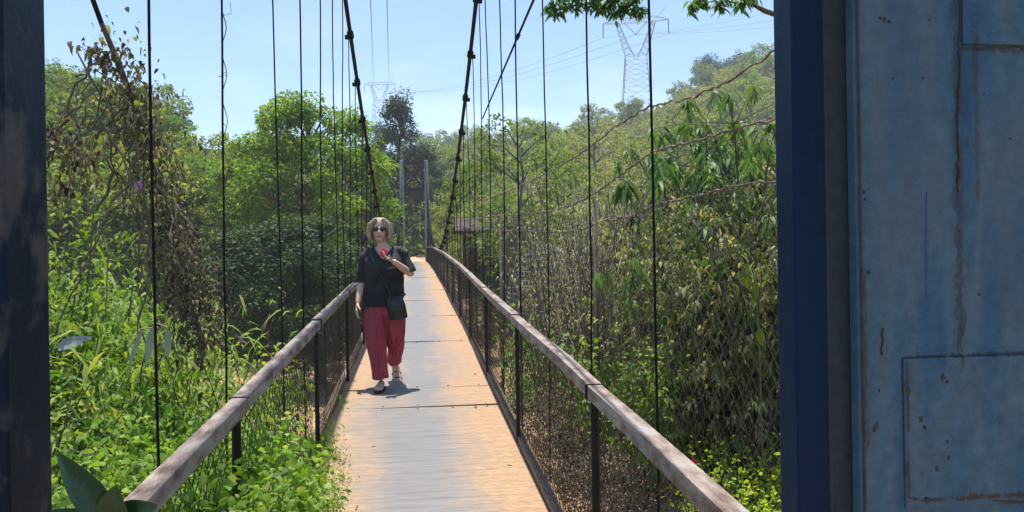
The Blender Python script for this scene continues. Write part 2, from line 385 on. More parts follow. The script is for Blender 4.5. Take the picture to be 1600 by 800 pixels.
def deck_material():
    m, n, b, o = newmat('dusty_deck')
    tc = n.nodes.new('ShaderNodeTexCoord'); se = n.nodes.new('ShaderNodeSeparateXYZ'); n.links.new(tc.outputs['Object'], se.inputs[0])
    def N(scale, stretch, det=6, rough=0.6):
        mp = n.nodes.new('ShaderNodeMapping'); mp.inputs['Scale'].default_value = stretch; n.links.new(tc.outputs['Object'], mp.inputs['Vector'])
        z = n.nodes.new('ShaderNodeTexNoise'); z.inputs['Scale'].default_value = scale; z.inputs['Detail'].default_value = det; z.inputs['Roughness'].default_value = rough
        n.links.new(mp.outputs[0], z.inputs['Vector']); return z
    def math_(op, a, b_=None, clamp=False):
        q = n.nodes.new('ShaderNodeMath'); q.operation = op; q.use_clamp = clamp
        for i, s_ in enumerate((a, b_)):
            if s_ is None: continue
            if isinstance(s_, (int, float)): q.inputs[i].default_value = s_
            else: n.links.new(s_, q.inputs[i])
        return q.outputs[0]
    big = N(1.3, (1.6, 0.55, 1)); streak = N(3, (1.0, 14, 1), 6, 0.7); fine = N(14, (1, 5, 1), 5, 0.7)
    d = math_('ABSOLUTE', math_('ADD', se.outputs['X'], 0.02))
    e = math_('MULTIPLY_ADD', d, 2.5); 
    e_node = e.node; e_node.inputs[2].default_value = -0.36
    e = math_('ADD', e, math_('MULTIPLY', math_('SUBTRACT', big.outputs['Fac'], 0.5), 2.3))
    e = math_('ADD', e, math_('MULTIPLY', math_('SUBTRACT', streak.outputs['Fac'], 0.5), 1.1))
    e = math_('ADD', e, math_('MULTIPLY', math_('SUBTRACT', fine.outputs['Fac'], 0.5), 0.7), True)
    dust = n.nodes.new('ShaderNodeValToRGB'); dust.color_ramp.elements[0].color = (0.245, 0.155, 0.090, 1); dust.color_ramp.elements[1].color = (0.50, 0.325, 0.185, 1)
    dust.color_ramp.elements[0].position = 0.3; dust.color_ramp.elements[1].position = 0.7
    n.links.new(fine.outputs['Fac'], dust.inputs['Fac'])
    st = n.nodes.new('ShaderNodeValToRGB'); st.color_ramp.elements[0].color = (0.155, 0.145, 0.138, 1); st.color_ramp.elements[1].color = (0.225, 0.21, 0.20, 1)
    st.color_ramp.elements[0].position = 0.35; st.color_ramp.elements[1].position = 0.65
    n.links.new(streak.outputs['Fac'], st.inputs['Fac'])
    mx = n.nodes.new('ShaderNodeMixRGB'); n.links.new(e, mx.inputs['Fac']); n.links.new(st.outputs[0], mx.inputs['Color1']); n.links.new(dust.outputs[0], mx.inputs['Color2'])
    # plank lines across
    wv = n.nodes.new('ShaderNodeTexWave'); wv.bands_direction = 'Y'; wv.inputs['Scale'].default_value = 2.6; wv.inputs['Distortion'].default_value = 0.6; wv.inputs['Detail'].default_value = 2; wv.inputs['Detail Scale'].default_value = 0.6
    n.links.new(tc.outputs['Object'], wv.inputs['Vector'])
    wr = n.nodes.new('ShaderNodeMapRange'); wr.inputs['From Min'].default_value = 0.0; wr.inputs['From Max'].default_value = 0.12; wr.inputs['To Min'].default_value = 0.84; wr.inputs['To Max'].default_value = 1.0
    n.links.new(wv.outputs['Fac'], wr.inputs['Value'])
    m2 = n.nodes.new('ShaderNodeMixRGB'); m2.blend_type = 'MULTIPLY'; m2.inputs['Fac'].default_value = 1
    n.links.new(mx.outputs[0], m2.inputs['Color1']); n.links.new(wr.outputs[0], m2.inputs['Color2'])
    n.links.new(m2.outputs[0], b.inputs['Base Color'])
    rr = n.nodes.new('ShaderNodeMapRange'); rr.inputs['To Min'].default_value = 0.6; rr.inputs['To Max'].default_value = 0.9
    n.links.new(e, rr.inputs['Value']); n.links.new(rr.outputs[0], b.inputs['Roughness'])
    bp = n.nodes.new('ShaderNodeBump'); bp.inputs['Strength'].default_value = 0.25; bp.inputs['Distance'].default_value = 0.01
    n.links.new(fine.outputs['Fac'], bp.inputs['Height']); n.links.new(bp.outputs[0], b.inputs['Normal'])
    return m
MDECK = deck_material()
seams = [-4.0, -0.4, 2.95, 6.72, 7.5] + [7.5 + 2.95 * i for i in range(1, 15)] + [Y_END]
for i in range(len(seams) - 1):
    mb = MB(); a, b_ = seams[i] + 0.014, seams[i + 1] - 0.014; n = max(2, int((b_ - a) / 0.5))
    slant = 0.02 * math.sin(i * 2.1)
    for k in range(n + 1):
        y = a + (b_ - a) * k / n
        for z_ in (0, -0.03):
            for j in range(3):
                x = -0.71 + 1.42 * j / 2
                mb.v.append(Vector((x, y + slant * (j - 1) * 0.5, dz(y) + z_ + (0.004 * math.sin(i * 3.7 + j * 2) if k in (0, n) else 0))))
    for k in range(n):
        q = k * 6
        for j in range(2):
            mb.f.append([q + j, q + j + 1, q + j + 7, q + j + 6]); mb.f.append([q + 3 + j, q + 9 + j, q + 10 + j, q + 4 + j])
        mb.f.append([q, q + 6, q + 9, q + 3]); mb.f.append([q + 2, q + 5, q + 11, q + 8])
    mb.f.append([0, 3, 4, 1]); mb.f.append([1, 4, 5, 2]); q = n * 6; mb.f.append([q, q + 1, q + 4, q + 3]); mb.f.append([q + 1, q + 2, q + 5, q + 4])
    pl_ = mb.build('deck_plate', MDECK, bridge)
    if a < 16:
        for yy in (a + 0.05, b_ - 0.05):
            for k in range(5):
                x = -0.6 + 0.3 * k; MB().ell((x, yy, dz(yy) + 0.001), (0.009, 0.009, 0.004), 8, 6).build('bolt', M['black_iron'], pl_, smooth=True)
# deck girders + cross beams under the plates
for sx in (-1, 1):
    mb = MB()
    ys = [-4 + i for i in range(57)]
    for a, b_ in zip(ys[:-1], ys[1:]): mb.bar((sx * 0.62, a, dz(a) - 0.10), (sx * 0.62, b_, dz(b_) - 0.10), 0.06, 0.13)
    mb.build('girder', M['black_iron'], bridge)
    mb = MB()
    ys = [-3.5 + 2.4 * i for i in range(23)] + [Y_END]
    for a, b_ in zip(ys[:-1], ys[1:]): mb.bar((sx * 0.745, a + .003, dz(a) + 0.012), (sx * 0.745, b_ - .003, dz(b_) + 0.012), 0.062, 0.075)
    mb.build('kerb', M['kerb'], bridge, bevel=0.006)
for i in range(48):
    y = 1.25 + 1.08 * i
    MB().box((0, y, dz(y) - 0.20), (1.62, 0.06, 0.07)).build('cross_beam', M['black_iron'], bridge)

# posts, handrails, wire mesh
post_y = [0.66 + 2.42 * i for i in range(22)]
RXS, RH = {-1: 0.69, 1: 0.712}, 0.93
def chainlink(y0, y1, x, zlo, zhi, pitch=0.05, r=0.0013, jit=0.004, seed=0, xf=None):
    """woven diamonds in the plane x = const between two heights (functions of y)"""
    rr = np.random.default_rng(seed)
    ny = int((y1 - y0) / pitch); V = []; Fq = []
    h0 = zhi((y0 + y1) / 2) - zlo((y0 + y1) / 2); nz_ = max(2, int(h0 / pitch))
    t = np.arange(nz_ + 1)
    base = 0
    for i in range(ny):
        yy = y0 + (i + 0.5 + np.where((t + i) % 2 == 0, -0.5, 0.5)) * pitch + rr.normal(0, jit, nz_ + 1)
        lo = np.array([zlo(q) for q in (yy[0], yy[-1])]).mean(); hi = np.array([zhi(q) for q in (yy[0], yy[-1])]).mean()
        zz = lo + (hi - lo) * t / nz_ + rr.normal(0, jit * 0.5, nz_ + 1)
        xx = x + np.where(t % 2 == 0, 0.0015, -0.0015) + 0.02 * np.sin(yy * 1.7 + seed) * np.sin(math.pi * t / nz_)
        if xf is not None: xx = xx + np.array([xf(a, b) for a, b in zip(yy, zz)])
        ring = [(r, 0), (-r * 0.5, r * 0.87), (-r * 0.5, -r * 0.87)]
        for ax_, ay_ in ring: V.append(np.stack([xx + ax_, yy + ay_, zz], -1))
        m_ = nz_ + 1
        a = base + np.arange(nz_)
        for k in range(3):
            k2 = (k + 1) % 3
            Fq.append(np.stack([a + k * m_, a + k2 * m_, a + k2 * m_ + 1, a + k * m_ + 1], -1))
        base += 3 * m_
    V = np.concatenate(V); Fq = np.concatenate(Fq)
    return mesh_np('wire_mesh', V, Fq.ravel(), np.full(len(Fq), 4))

for sx in (-1, 1):
    x = sx * RXS[sx]
    for i, y in enumerate(post_y):
        zb, zt = dz(y) - 0.18, dz(y) + RH - 0.04
        lean = rnd.uniform(-0.01, 0.01)
        mb = MB(); mb.box((x + sx * 0.018, y, (zb + zt) / 2), (0.006, 0.034, zt - zb)); mb.box((x + 0.004 * sx, y + 0.014, (zb + zt) / 2), (0.022, 0.006, zt - zb - 0.004))
        mb.build('post', M['black_iron'], bridge)
        if i < len(post_y) - 1:
            y2 = post_y[i + 1]; n = 4; w_, h_ = 0.060, 0.056
            mb = MB()
            for k in range(n + 1):
                yy = y + 0.004 + (y2 - y - 0.008) * k / n
                z = dz(yy) + RH - h_ / 2; zz = (dz(y) * (n - k) + dz(y2) * k) / n + RH - h_ / 2
                sag = 0.006 * math.sin(math.pi * k / n + i) + rnd.uniform(-.002, .002); off = 0.008 * math.sin(i * 1.7 + k * 0.5)
                for a_, b_ in ((-1, -1), (1, -1), (1, 1), (-1, 1)):
                    mb.v.append(Vector((x + off + a_ * w_ / 2, yy, zz + sag + b_ * h_ / 2)))
            for k in range(n):
                for j in range(4):
                    a_ = k * 4 + j; b_ = k * 4 + (j + 1) % 4; mb.f.append([a_, b_, b_ + 4, a_ + 4])
            mb.f.append([3, 2, 1, 0]); mb.f.append([n * 4 + j for j in range(4)])
            mb.build('handrail', M['rail'], bridge, bevel=0.002)
            MB().box((x, y, dz(y) + RH - 0.028), (0.065, 0.007, 0.061)).build('strap', M['black_iron'], bridge)
            pt = 0.045 if i < 5 else (0.07 if i < 10 else 0.12)
            me = chainlink(y + 0.01, y2 - 0.01, x + sx * 0.025, lambda q: dz(q) + 0.03, lambda q: dz(q) + RH - 0.07, pt, 0.0024 if i < 5 else (0.0042 if i < 10 else 0.008), 0.005, seed=i * 2 + (sx > 0))
            obj('wire_mesh', me, M['mesh'], bridge)
# main cables, clamps, hangers
hy_l = [PX(q, 200, -0.775).y for q in (248, 354, 436, 474, 504.5, 525.5, 537.5, 547.5)]; hy_l += [hy_l[-1] + 1.08 * i for i in range(1, 42)]
hy_r = [PX(q, 200, 0.79).y for q in (1018, 918, 852, 809, 784, 763, 752)]; hy_r += [hy_r[-1] + 1.10 * i for i in range(1, 40)]
for sx, hy in ((-1, hy_l), (1, hy_r)):
    pts = []
    for i in range(73):
        y = -2 + 54 * i / 72; pts.append((sx * 0.757, y, cz(y)))
    mbc = MB(); mbc.tube(pts, 0.025, 8); cab = mbc.build('main_cable', M['cable'], bridge, smooth=True)
    for i, y in enumerate(hy):
        if y > Y_END - 0.5: continue
        zt, zb = cz(y), dz(y) - 0.2
        if zt < zb + 0.3: continue
        k = 22; pts = []
        ph = rnd.uniform(0, 6)
        for j in range(k + 1):
            t = j / k
            pts.append((sx * 0.78 + 0.010 * math.sin(t * 7 + ph) + rnd.uniform(-.0022, .0022) + sx * 0.012 * math.sin(math.pi * t), y + 0.010 * math.sin(t * 5 + ph * 2) + rnd.uniform(-.0022, .0022), zb + (zt - zb) * t))
        rr_ = 0.0046 if y < 5 else 0.0062 if y < 12 else (0.008 if y < 25 else 0.012)
        mb = MB(); mb.tube(pts, rr_, 5); mb.build('hanger', M['cable'], bridge, smooth=True)
        if 6 < y < 25:
            mb = MB(); mb.tube([(sx * 0.757, y - 0.05, cz(y - .05)), (sx * 0.757, y + 0.05, cz(y + .05))], 0.042, 8); mb.box((sx * 0.775, y, cz(y) - 0.03), (0.10, 0.035, 0.05))
            mb.build('clamp', M['cable'], cab)
# far tower: tapered legs, beams, cross bracing
tower = empty('tower', (0, Y_END + 0.2, 0)); tower.parent = bridge
yt = Y_END + 0.2
for sx in (-1, 1):
    mb = MB(); zt = 8.15; zb = 0.3
    for z_, hw in ((zb, 0.21), (3.0, 0.16), (zt, 0.125)):
        xc = sx * (0.86 - 0.004 * z_)
        for a_, b_ in ((-1, -1), (1, -1), (1, 1), (-1, 1)): mb.v.append(Vector((xc + a_ * hw, b_ * hw * 1.3, z_)))
    for k in range(2):
        for j in range(4):
            a_ = k * 4 + j; b_ = k * 4 + (j + 1) % 4; mb.f.append([a_, b_, b_ + 4, a_ + 4])
    mb.f.append([3, 2, 1, 0]); mb.f.append([8, 9, 10, 11])
    mb.build('tower_leg', M['concrete'], tower, bevel=0.02)
for z_ in (7.95, 6.15):
    MB().box((0, 0, z_), (1.5, 0.22, 0.24)).build('crossbeam', M['black_iron'], tower)
mb = MB(); mb.bar((-0.74, 0, 6.25), (0.74, 0, 7.85), 0.14, 0.12); mb.build('brace', M['black_iron'], tower)
mb = MB(); mb.bar((0.74, 0.1, 6.25), (-0.74, 0.1, 7.85), 0.14, 0.12); mb.build('brace', M['black_iron'], tower)
# diagonal stay and its clamp on the right
a_ = P(755, 185, 8.9); a_.x = 0.80; b_ = P(838, -10, 4.2)
mb = MB(); mb.tube([a_.lerp(b_, t) for t in (0, .25, .5, .75, 1)] + [b_ + (b_ - a_) * 0.4], 0.008, 6); st = mb.build('stay_wire', M['cable'], bridge, smooth=True)
mb = MB(); c_ = a_.lerp(b_, 0.8); d_ = (b_ - a_).normalized(); mb.tube([c_ - d_ * 0.05, c_ + d_ * 0.05], 0.015, 6); mb.build('clamp', M['cable'], st)

# ------------------------------------------------------------------ gateway in the foreground
def paint(name, cols, rust=(0.10, 0.055, 0.035), amount=0.66, scale=5, rough=0.5, streak=(1, 1, 0.25), chips=None):
    m, n, b, o = newmat(name)
    tc = n.nodes.new('ShaderNodeTexCoord')
    mp = n.nodes.new('ShaderNodeMapping'); mp.inputs['Scale'].default_value = streak; n.links.new(tc.outputs['Object'], mp.inputs['Vector'])
    z = n.nodes.new('ShaderNodeTexNoise'); z.inputs['Scale'].default_value = scale; z.inputs['Detail'].default_value = 8; n.links.new(mp.outputs[0], z.inputs['Vector'])
    r = n.nodes.new('ShaderNodeValToRGB'); r.color_ramp.elements[0].position = 0.3; r.color_ramp.elements[0].color = c4(cols[0]); r.color_ramp.elements[1].position = 0.7; r.color_ramp.elements[1].color = c4(cols[-1])
    for i in range(1, len(cols) - 1): e = r.color_ramp.elements.new(0.3 + 0.4 * i / (len(cols) - 1)); e.color = c4(cols[i])
    n.links.new(z.outputs['Fac'], r.inputs['Fac'])
    z2 = n.nodes.new('ShaderNodeTexNoise'); z2.inputs['Scale'].default_value = scale * 4.5; z2.inputs['Detail'].default_value = 9; z2.inputs['Roughness'].default_value = 0.7; n.links.new(tc.outputs['Object'], z2.inputs['Vector'])
    r2 = n.nodes.new('ShaderNodeValToRGB'); r2.color_ramp.elements[0].position = amount; r2.color_ramp.elements[1].position = amount + 0.04
    n.links.new(z2.outputs['Fac'], r2.inputs['Fac'])
    mx = n.nodes.new('ShaderNodeMixRGB'); mx.inputs['Color2'].default_value = c4(rust)
    n.links.new(r2.outputs[0], mx.inputs['Fac']); n.links.new(r.outputs[0], mx.inputs['Color1'])
    last = mx
    if chips:
        z3 = n.nodes.new('ShaderNodeTexNoise'); z3.inputs['Scale'].default_value = scale * 1.1; z3.inputs['Detail'].default_value = 7; z3.inputs['Roughness'].default_value = 0.65
        m3 = n.nodes.new('ShaderNodeMapping'); m3.inputs['Scale'].default_value = (1.6, 1, 0.8); m3.inputs['Location'].default_value = (3.1, 1.7, 0.4); n.links.new(tc.outputs['Object'], m3.inputs['Vector']); n.links.new(m3.outputs[0], z3.inputs['Vector'])
        r3 = n.nodes.new('ShaderNodeValToRGB'); r3.color_ramp.elements[0].position = 0.53; r3.color_ramp.elements[1].position = 0.60; n.links.new(z3.outputs['Fac'], r3.inputs['Fac'])
        m4 = n.nodes.new('ShaderNodeMixRGB'); m4.inputs['Color2'].default_value = c4(chips); n.links.new(r3.outputs[0], m4.inputs['Fac']); n.links.new(mx.outputs[0], m4.inputs['Color1']); last = m4
    n.links.new(last.outputs[0], b.inputs['Base Color']); b.inputs['Roughness'].default_value = rough; b.inputs['Specular IOR Level'].default_value = 0.15
    zz = n.nodes.new('ShaderNodeTexNoise'); zz.inputs['Scale'].default_value = 2.5; zz.inputs['Detail'].default_value = 3; n.links.new(tc.outputs['Object'], zz.inputs['Vector'])
    z5 = n.nodes.new('ShaderNodeTexNoise'); z5.inputs['Scale'].default_value = scale * 9; z5.inputs['Detail'].default_value = 10; z5.inputs['Roughness'].default_value = 0.75; n.links.new(tc.outputs['Object'], z5.inputs['Vector'])
    r5 = n.nodes.new('ShaderNodeMapRange'); r5.inputs['From Min'].default_value = 0.3; r5.inputs['From Max'].default_value = 0.7; r5.inputs['To Min'].default_value = 0.70; r5.inputs['To Max'].default_value = 1.28; n.links.new(z5.outputs['Fac'], r5.inputs['Value'])
    m5 = n.nodes.new('ShaderNodeMixRGB'); m5.blend_type = 'MULTIPLY'; m5.inputs['Fac'].default_value = 1; n.links.new(last.outputs[0], m5.inputs['Color1']); n.links.new(r5.outputs[0], m5.inputs['Color2']); n.links.new(m5.outputs[0], b.inputs['Base Color'])
    bp = n.nodes.new('ShaderNodeBump'); bp.inputs['Strength'].default_value = 0.4; bp.inputs['Distance'].default_value = 0.004
    b2 = n.nodes.new('ShaderNodeBump'); b2.inputs['Strength'].default_value = 0.6; b2.inputs['Distance'].default_value = 0.03; n.links.new(zz.outputs['Fac'], b2.inputs['Height'])
    n.links.new(b2.outputs[0], bp.inputs['Normal'])
    n.links.new(z2.outputs['Fac'], bp.inputs['Height']); n.links.new(bp.outputs[0], b.inputs['Normal'])
    return m
MP_PANEL = paint('blue_panel_paint', [(0.016, 0.064, 0.135), (0.044, 0.108, 0.175), (0.075, 0.130, 0.178), (0.024, 0.090, 0.180)], scale=5, amount=0.685, streak=(2.2, 1, 0.35))  # blues darkened to hold the shade of a gate roof that isn't built
MP_NAVY = paint('navy_paint', [(0.001, 0.011, 0.034), (0.001, 0.017, 0.056), (0.004, 0.014, 0.028)], amount=0.74, streak=(3, 1, 0.15))
MP_STRIP = paint('faded_edge_paint', [(0.02, 0.034, 0.042), (0.038, 0.052, 0.058)], amount=0.68, streak=(3, 1, 0.15))
MP_OLD = paint('peeling_paint', [(0.002, 0.006, 0.016), (0.003, 0.015, 0.038)], rust=(0.012, 0.011, 0.012), amount=0.6, chips=(0.055, 0.055, 0.062))
M['rustline'] = noisemat('rust_seam', [(0.012, 0.014, 0.018), (0.050, 0.036, 0.032), (0.03, 0.055, 0.08)], 24, 0.8)
def stains(m, bands):
    n = m.node_tree; b = [q for q in n.nodes if q.type == 'BSDF_PRINCIPLED'][0]
    tc = n.nodes.new('ShaderNodeTexCoord'); se = n.nodes.new('ShaderNodeSeparateXYZ'); n.links.new(tc.outputs['Object'], se.inputs[0])
    z = n.nodes.new('ShaderNodeTexNoise'); z.inputs['Scale'].default_value = 75; z.inputs['Detail'].default_value = 9; z.inputs['Roughness'].default_value = 0.72
    mp = n.nodes.new('ShaderNodeMapping'); mp.inputs['Scale'].default_value = (1, 1, .5); n.links.new(tc.outputs['Object'], mp.inputs['Vector']); n.links.new(mp.outputs[0], z.inputs['Vector'])
    def mth(op, a, b_=None):
        q = n.nodes.new('ShaderNodeMath'); q.operation = op
        for i, v in enumerate((a, b_)):
            if v is None: continue
            if isinstance(v, (int, float)): q.inputs[i].default_value = v
            else: n.links.new(v, q.inputs[i])
        return q.outputs[0]
    for (axis, c0, wd, lo, hi, colr, amt) in bands:
        a_ = se.outputs[axis]; o_ = se.outputs['Z' if axis == 'X' else 'X']
        d = mth('DIVIDE', mth('ABSOLUTE', mth('SUBTRACT', a_, c0)), wd)
        e = mth('DIVIDE', mth('ABSOLUTE', mth('SUBTRACT', o_, (lo + hi) / 2)), (hi - lo) / 2)
        e = mth('MULTIPLY', mth('MAXIMUM', mth('SUBTRACT', e, 0.8), 0.0), 5.0)
        f = mth('SUBTRACT', mth('SUBTRACT', mth('MULTIPLY', z.outputs['Fac'], 4.2), 1.55), mth('ADD', d, e))
        r = n.nodes.new('ShaderNodeMapRange'); r.inputs['From Min'].default_value = -0.1; r.inputs['From Max'].default_value = 0.5; r.inputs['To Max'].default_value = amt
        n.links.new(f, r.inputs['Value'])
        src = b.inputs['Base Color'].links[0].from_socket
        mx = n.nodes.new('ShaderNodeMixRGB'); mx.inputs['Color2'].default_value = c4(colr); n.links.new(r.outputs[0], mx.inputs['Fac']); n.links.new(src, mx.inputs['Color1']); n.links.new(mx.outputs[0], b.inputs['Base Color'])
YG = 1.0
xl = P(79, 400, YG + 0.12).x; xr = P(1212, 400, YG + 0.06).x
t = empty('gate_post', (xl - 0.09, YG, 0), 'dark steel gate post with peeling navy paint beside the green thicket', 'gate post')
mb = MB(); mb.box((0, 0.06, 1.25), (0.18, 0.12, 3.0)); mb.build('column', MP_OLD, t, bevel=0.008)
mb = MB(); mb.box((-0.175, 0.05, 1.25), (0.16, 0.10, 3.0)); mb.build('hinge_plate', MP_OLD, t, bevel=0.004)
t = empty('gate_post', (xr + 0.034, YG, 0), 'navy blue steel gate post beside the faded blue gate leaf', 'gate post')
mb = MB(); mb.box((0, 0.03, 1.25), (0.068, 0.06, 3.0)); mb.build('column', MP_NAVY, t, bevel=0.006)
xs_ = P(1290, 400, YG - 0.004).x; xe_ = P(1338, 400, YG - 0.004).x
mb = MB(); mb.box(((xs_ + xe_) / 2 - xr - 0.034, 0.022, 1.25), (xe_ - xs_ - 0.003, 0.05, 3.0)); mb.build('door_stop', MP_STRIP, t, bevel=0.005)
YL = 0.972
xa = P(1340, 400, YL).x
t = empty('gate_leaf', (xa, YL, 0), 'faded blue sheet steel gate leaf with rust spots and welded patches', 'gate')
W_ = 1.0
mb = MB(); mb.box((W_ / 2, 0.012, 1.3), (W_, 0.024, 2.7)); mb.build('panel', MP_PANEL, t, bevel=0.004)
mb = MB(); mb.bar((0.004, -0.002, -0.05), (0.004, -0.002, 2.65), 0.004, 0.004, up=(0, 1, 0)); mb.build('edge_weld', M['rustline'], t, bevel=0.003)
def LP(px, py, dy=0.0):
    p = P(px, py, YL - dy); return Vector((p.x - xa, -dy, p.z))
RST, GRM, PAL = (0.055, 0.038, 0.028), (0.030, 0.042, 0.050), (0.075, 0.10, 0.125)
_z = lambda py: LP(1450, py).z
_x = lambda px: LP(px, 400).x
stains(MP_PANEL, [('X', _x(1499), 0.014, _z(620), _z(-100), GRM, .8), ('X', _x(1529), 0.008, _z(330), _z(20), RST, .6), ('X', _x(1350), 0.007, _z(720), _z(400), RST, .7), ('X', _x(1412), 0.006, _z(800), _z(550), RST, .8),
                  ('Z', _z(75), 0.010, _x(1490), _x(1700), RST, .8), ('Z', _z(557), 0.006, _x(1400), _x(1700), GRM, .9), ('Z', _z(780), 0.007, _x(1410), _x(1700), RST, .9), ('X', _x(1425), 0.10, _z(420), _z(-50), PAL, .35), ('X', _x(1580), 0.09, _z(540), _z(120), PAL, .3), ('X', _x(1375), 0.02, _z(640), _z(100), PAL, .4)])
def seam(pts, r=0.0008, name='weld_seam', mat=None, n=14):
    mb = MB(); q = []
    for a, b_ in zip(pts[:-1], pts[1:]):
        A, B = LP(*a, 0.001), LP(*b_, 0.001)
        for k in range(n):
            p = A.lerp(B, k / n); q.append(p + Vector((rnd.uniform(-.0016, .0016), 0, rnd.uniform(-.0016, .0016))))
    q.append(LP(*pts[-1], 0.001))
    mb.tube(q, [r * rnd.uniform(0.55, 1.3) for _ in q], 6); mb.build(name, mat or M['rustline'], t, smooth=True)
# welded plates
def plate(x0, y0, x1, y1, th=0.003):
    A, B = LP(x0, y0), LP(x1, y1)
    mb = MB(); mb.box(((A.x + B.x) / 2, -th / 2 - 0.0003, (A.z + B.z) / 2), (abs(B.x - A.x), th, abs(B.z - A.z))); mb.build('patch_plate', MP_PANEL, t, bevel=0.0012)
plate(1410, 560, 1680, 778); plate(1500, -80, 1720, 74)
seam([(1410, 560), (1500, 556), (1600, 558), (1680, 560)]); seam([(1410, 560), (1412, 660), (1416, 778)]); seam([(1416, 778), (1500, 780), (1680, 782)], 0.003)
seam([(1500, -20), (1500, 76)]); seam([(1500, 76), (1600, 74), (1700, 74)]); seam([(1500, 78), (1497, 180), (1498, 300)], 0.0012)
M['scratch'] = noisemat('black_scratch', [(0.012, 0.012, 0.014), (0.03, 0.02, 0.02)], 20, 0.8)
seam([(1446, 652), (1470, 658), (1495, 672), (1512, 690), (1520, 715), (1522, 745), (1518, 785)], 0.0011, 'scratch', M['scratch'], 5)
M['drip'] = noisemat('blue_drip', [(0.015, 0.05, 0.14), (0.02, 0.07, 0.18)], 10, 0.4)
mb = MB(); q = [LP(1448, 300 + 12 * k, 0.0004) for k in range(15)]; mb.tube(q, [0.0005 + 0.0028 * math.sin(math.pi * min(1, k / 14)) ** 2 * (0.5 + k / 28) for k in range(15)], 8); dr = mb.build('paint_drip', M['drip'], t, smooth=True)
for v in dr.data.vertices: v.co.y = -0.0004 + (v.co.y + 0.0004) * 0.3
seam([(1380, 512), (1378, 555)], 0.0012, 'scratch', M['scratch'], 4)
for (px, py, rr_) in ((1382, 30, 6), (1390, 33, 5), (1375, 28, 3), (1453, 31, 3), (1395, 122, 2.5), (1442, 122, 3), (1520, 50, 2.5), (1579, 217, 3), (1538, 146, 2), (1473, 590, 8), (1480, 596, 5), (1420, 612, 7), (1440, 655, 7), (1445, 668, 5), (1480, 690, 4), (1482, 715, 4), (1465, 732, 6), (1369, 665, 8), (1366, 672, 5), (1374, 610, 4), (1350, 300, 4), (1352, 312, 3), (1357, 425, 5), (1415, 305, 2), (1530, 460, 3), (1562, 662, 2)):
    p = LP(px, py, 0.0008 + (0.003 if (px > 1412 and 560 < py < 778) or (px > 1502 and py < 74) else 0)); mb = MB(); r_ = rr_ / 1235 * 0.8
    k = 9; c0 = len(mb.v)
    ang = [rnd.uniform(.45, 1.25) for _ in range(k)]
    mb.v.append(p + Vector((0, -0.0006, 0)))
    for j in range(k): a = 2 * math.pi * j / k; mb.v.append(p + Vector((r_ * ang[j] * math.cos(a) * 0.8, 0, r_ * ang[j] * math.sin(a) * 1.2)))
    for j in range(k): mb.f.append([0, 1 + j, 1 + (j + 1) % k])
    mb.build('rust_spot', M['rustline'] if rr_ > 5 else M['scratch'], t)
# the low threshold / ground slab of the gateway
mb = MB(); mb.box((0.0, 0.1, -0.09), (6, 0.5, 0.06)); 

# ------------------------------------------------------------------ leaves
def unit(v): return v / np.maximum(np.linalg.norm(v, axis=-1, keepdims=True), 1e-9)
def leaves(pos, dirs, L, W, droop=0.3, shade=None, fold=0.12, rg=None):
    """numpy leaf strips: 6 vertices, tri + quad + tri per leaf"""
    rg = rg or rng
    n = len(pos); L = np.broadcast_to(np.asarray(L, float), (n,)); W = np.broadcast_to(np.asarray(W, float), (n,)); droop = np.broadcast_to(np.asarray(droop, float), (n,))
    d = unit(dirs); up = unit(rg.normal(0, 0.55, (n, 3)) + np.array([0, 0, 1.0]))
    side = unit(np.cross(d, up)); nn = np.cross(side, d)
    V = np.zeros((n, 6, 3))
    def pt(t): 
        p = pos + d * (L * t)[:, None]; p = p + np.stack([0 * L, 0 * L, -droop * L * t * t], -1); return p
    one = np.ones(n)
    V[:, 0] = pos
    for k, (t, wd) in enumerate(((0.34, 1.0), (0.70, 0.72))):
        c = pt(t * one); h = (W * wd * 0.5)[:, None]
        V[:, 1 + 2 * k] = c - side * h + nn * h * fold * 2; V[:, 2 + 2 * k] = c + side * h + nn * h * fold * 2
    V[:, 5] = pt(one)
    b = (np.arange(n) * 6)[:, None]
    tri1 = b + np.array([[0, 1, 2]]); quad = b + np.array([[1, 3, 4, 2]]); tri2 = b + np.array([[3, 5, 4]])
    flat = np.concatenate([tri1, quad, tri2], 1).ravel(); cnt = np.tile([3, 4, 3], n)
    sh = (rg.random(n) if shade is None else shade)
    return V.reshape(-1, 3), flat, cnt, np.repeat(sh, 6)
def join_leaves(name, parts):
    Vs, Fs, Cs, As = [], [], [], []; off = 0
    for V, f, c, a in parts:
        Vs.append(V); Fs.append(f + off); Cs.append(c); As.append(a); off += len(V)
    return mesh_np(name, np.concatenate(Vs), np.concatenate(Fs), np.concatenate(Cs), np.concatenate(As))

def rand_dirs(n, up=0.0, rg=None):
    rg = rg or rng
    v = rg.normal(0, 1, (n, 3)); v[:, 2] += up; return unit(v)

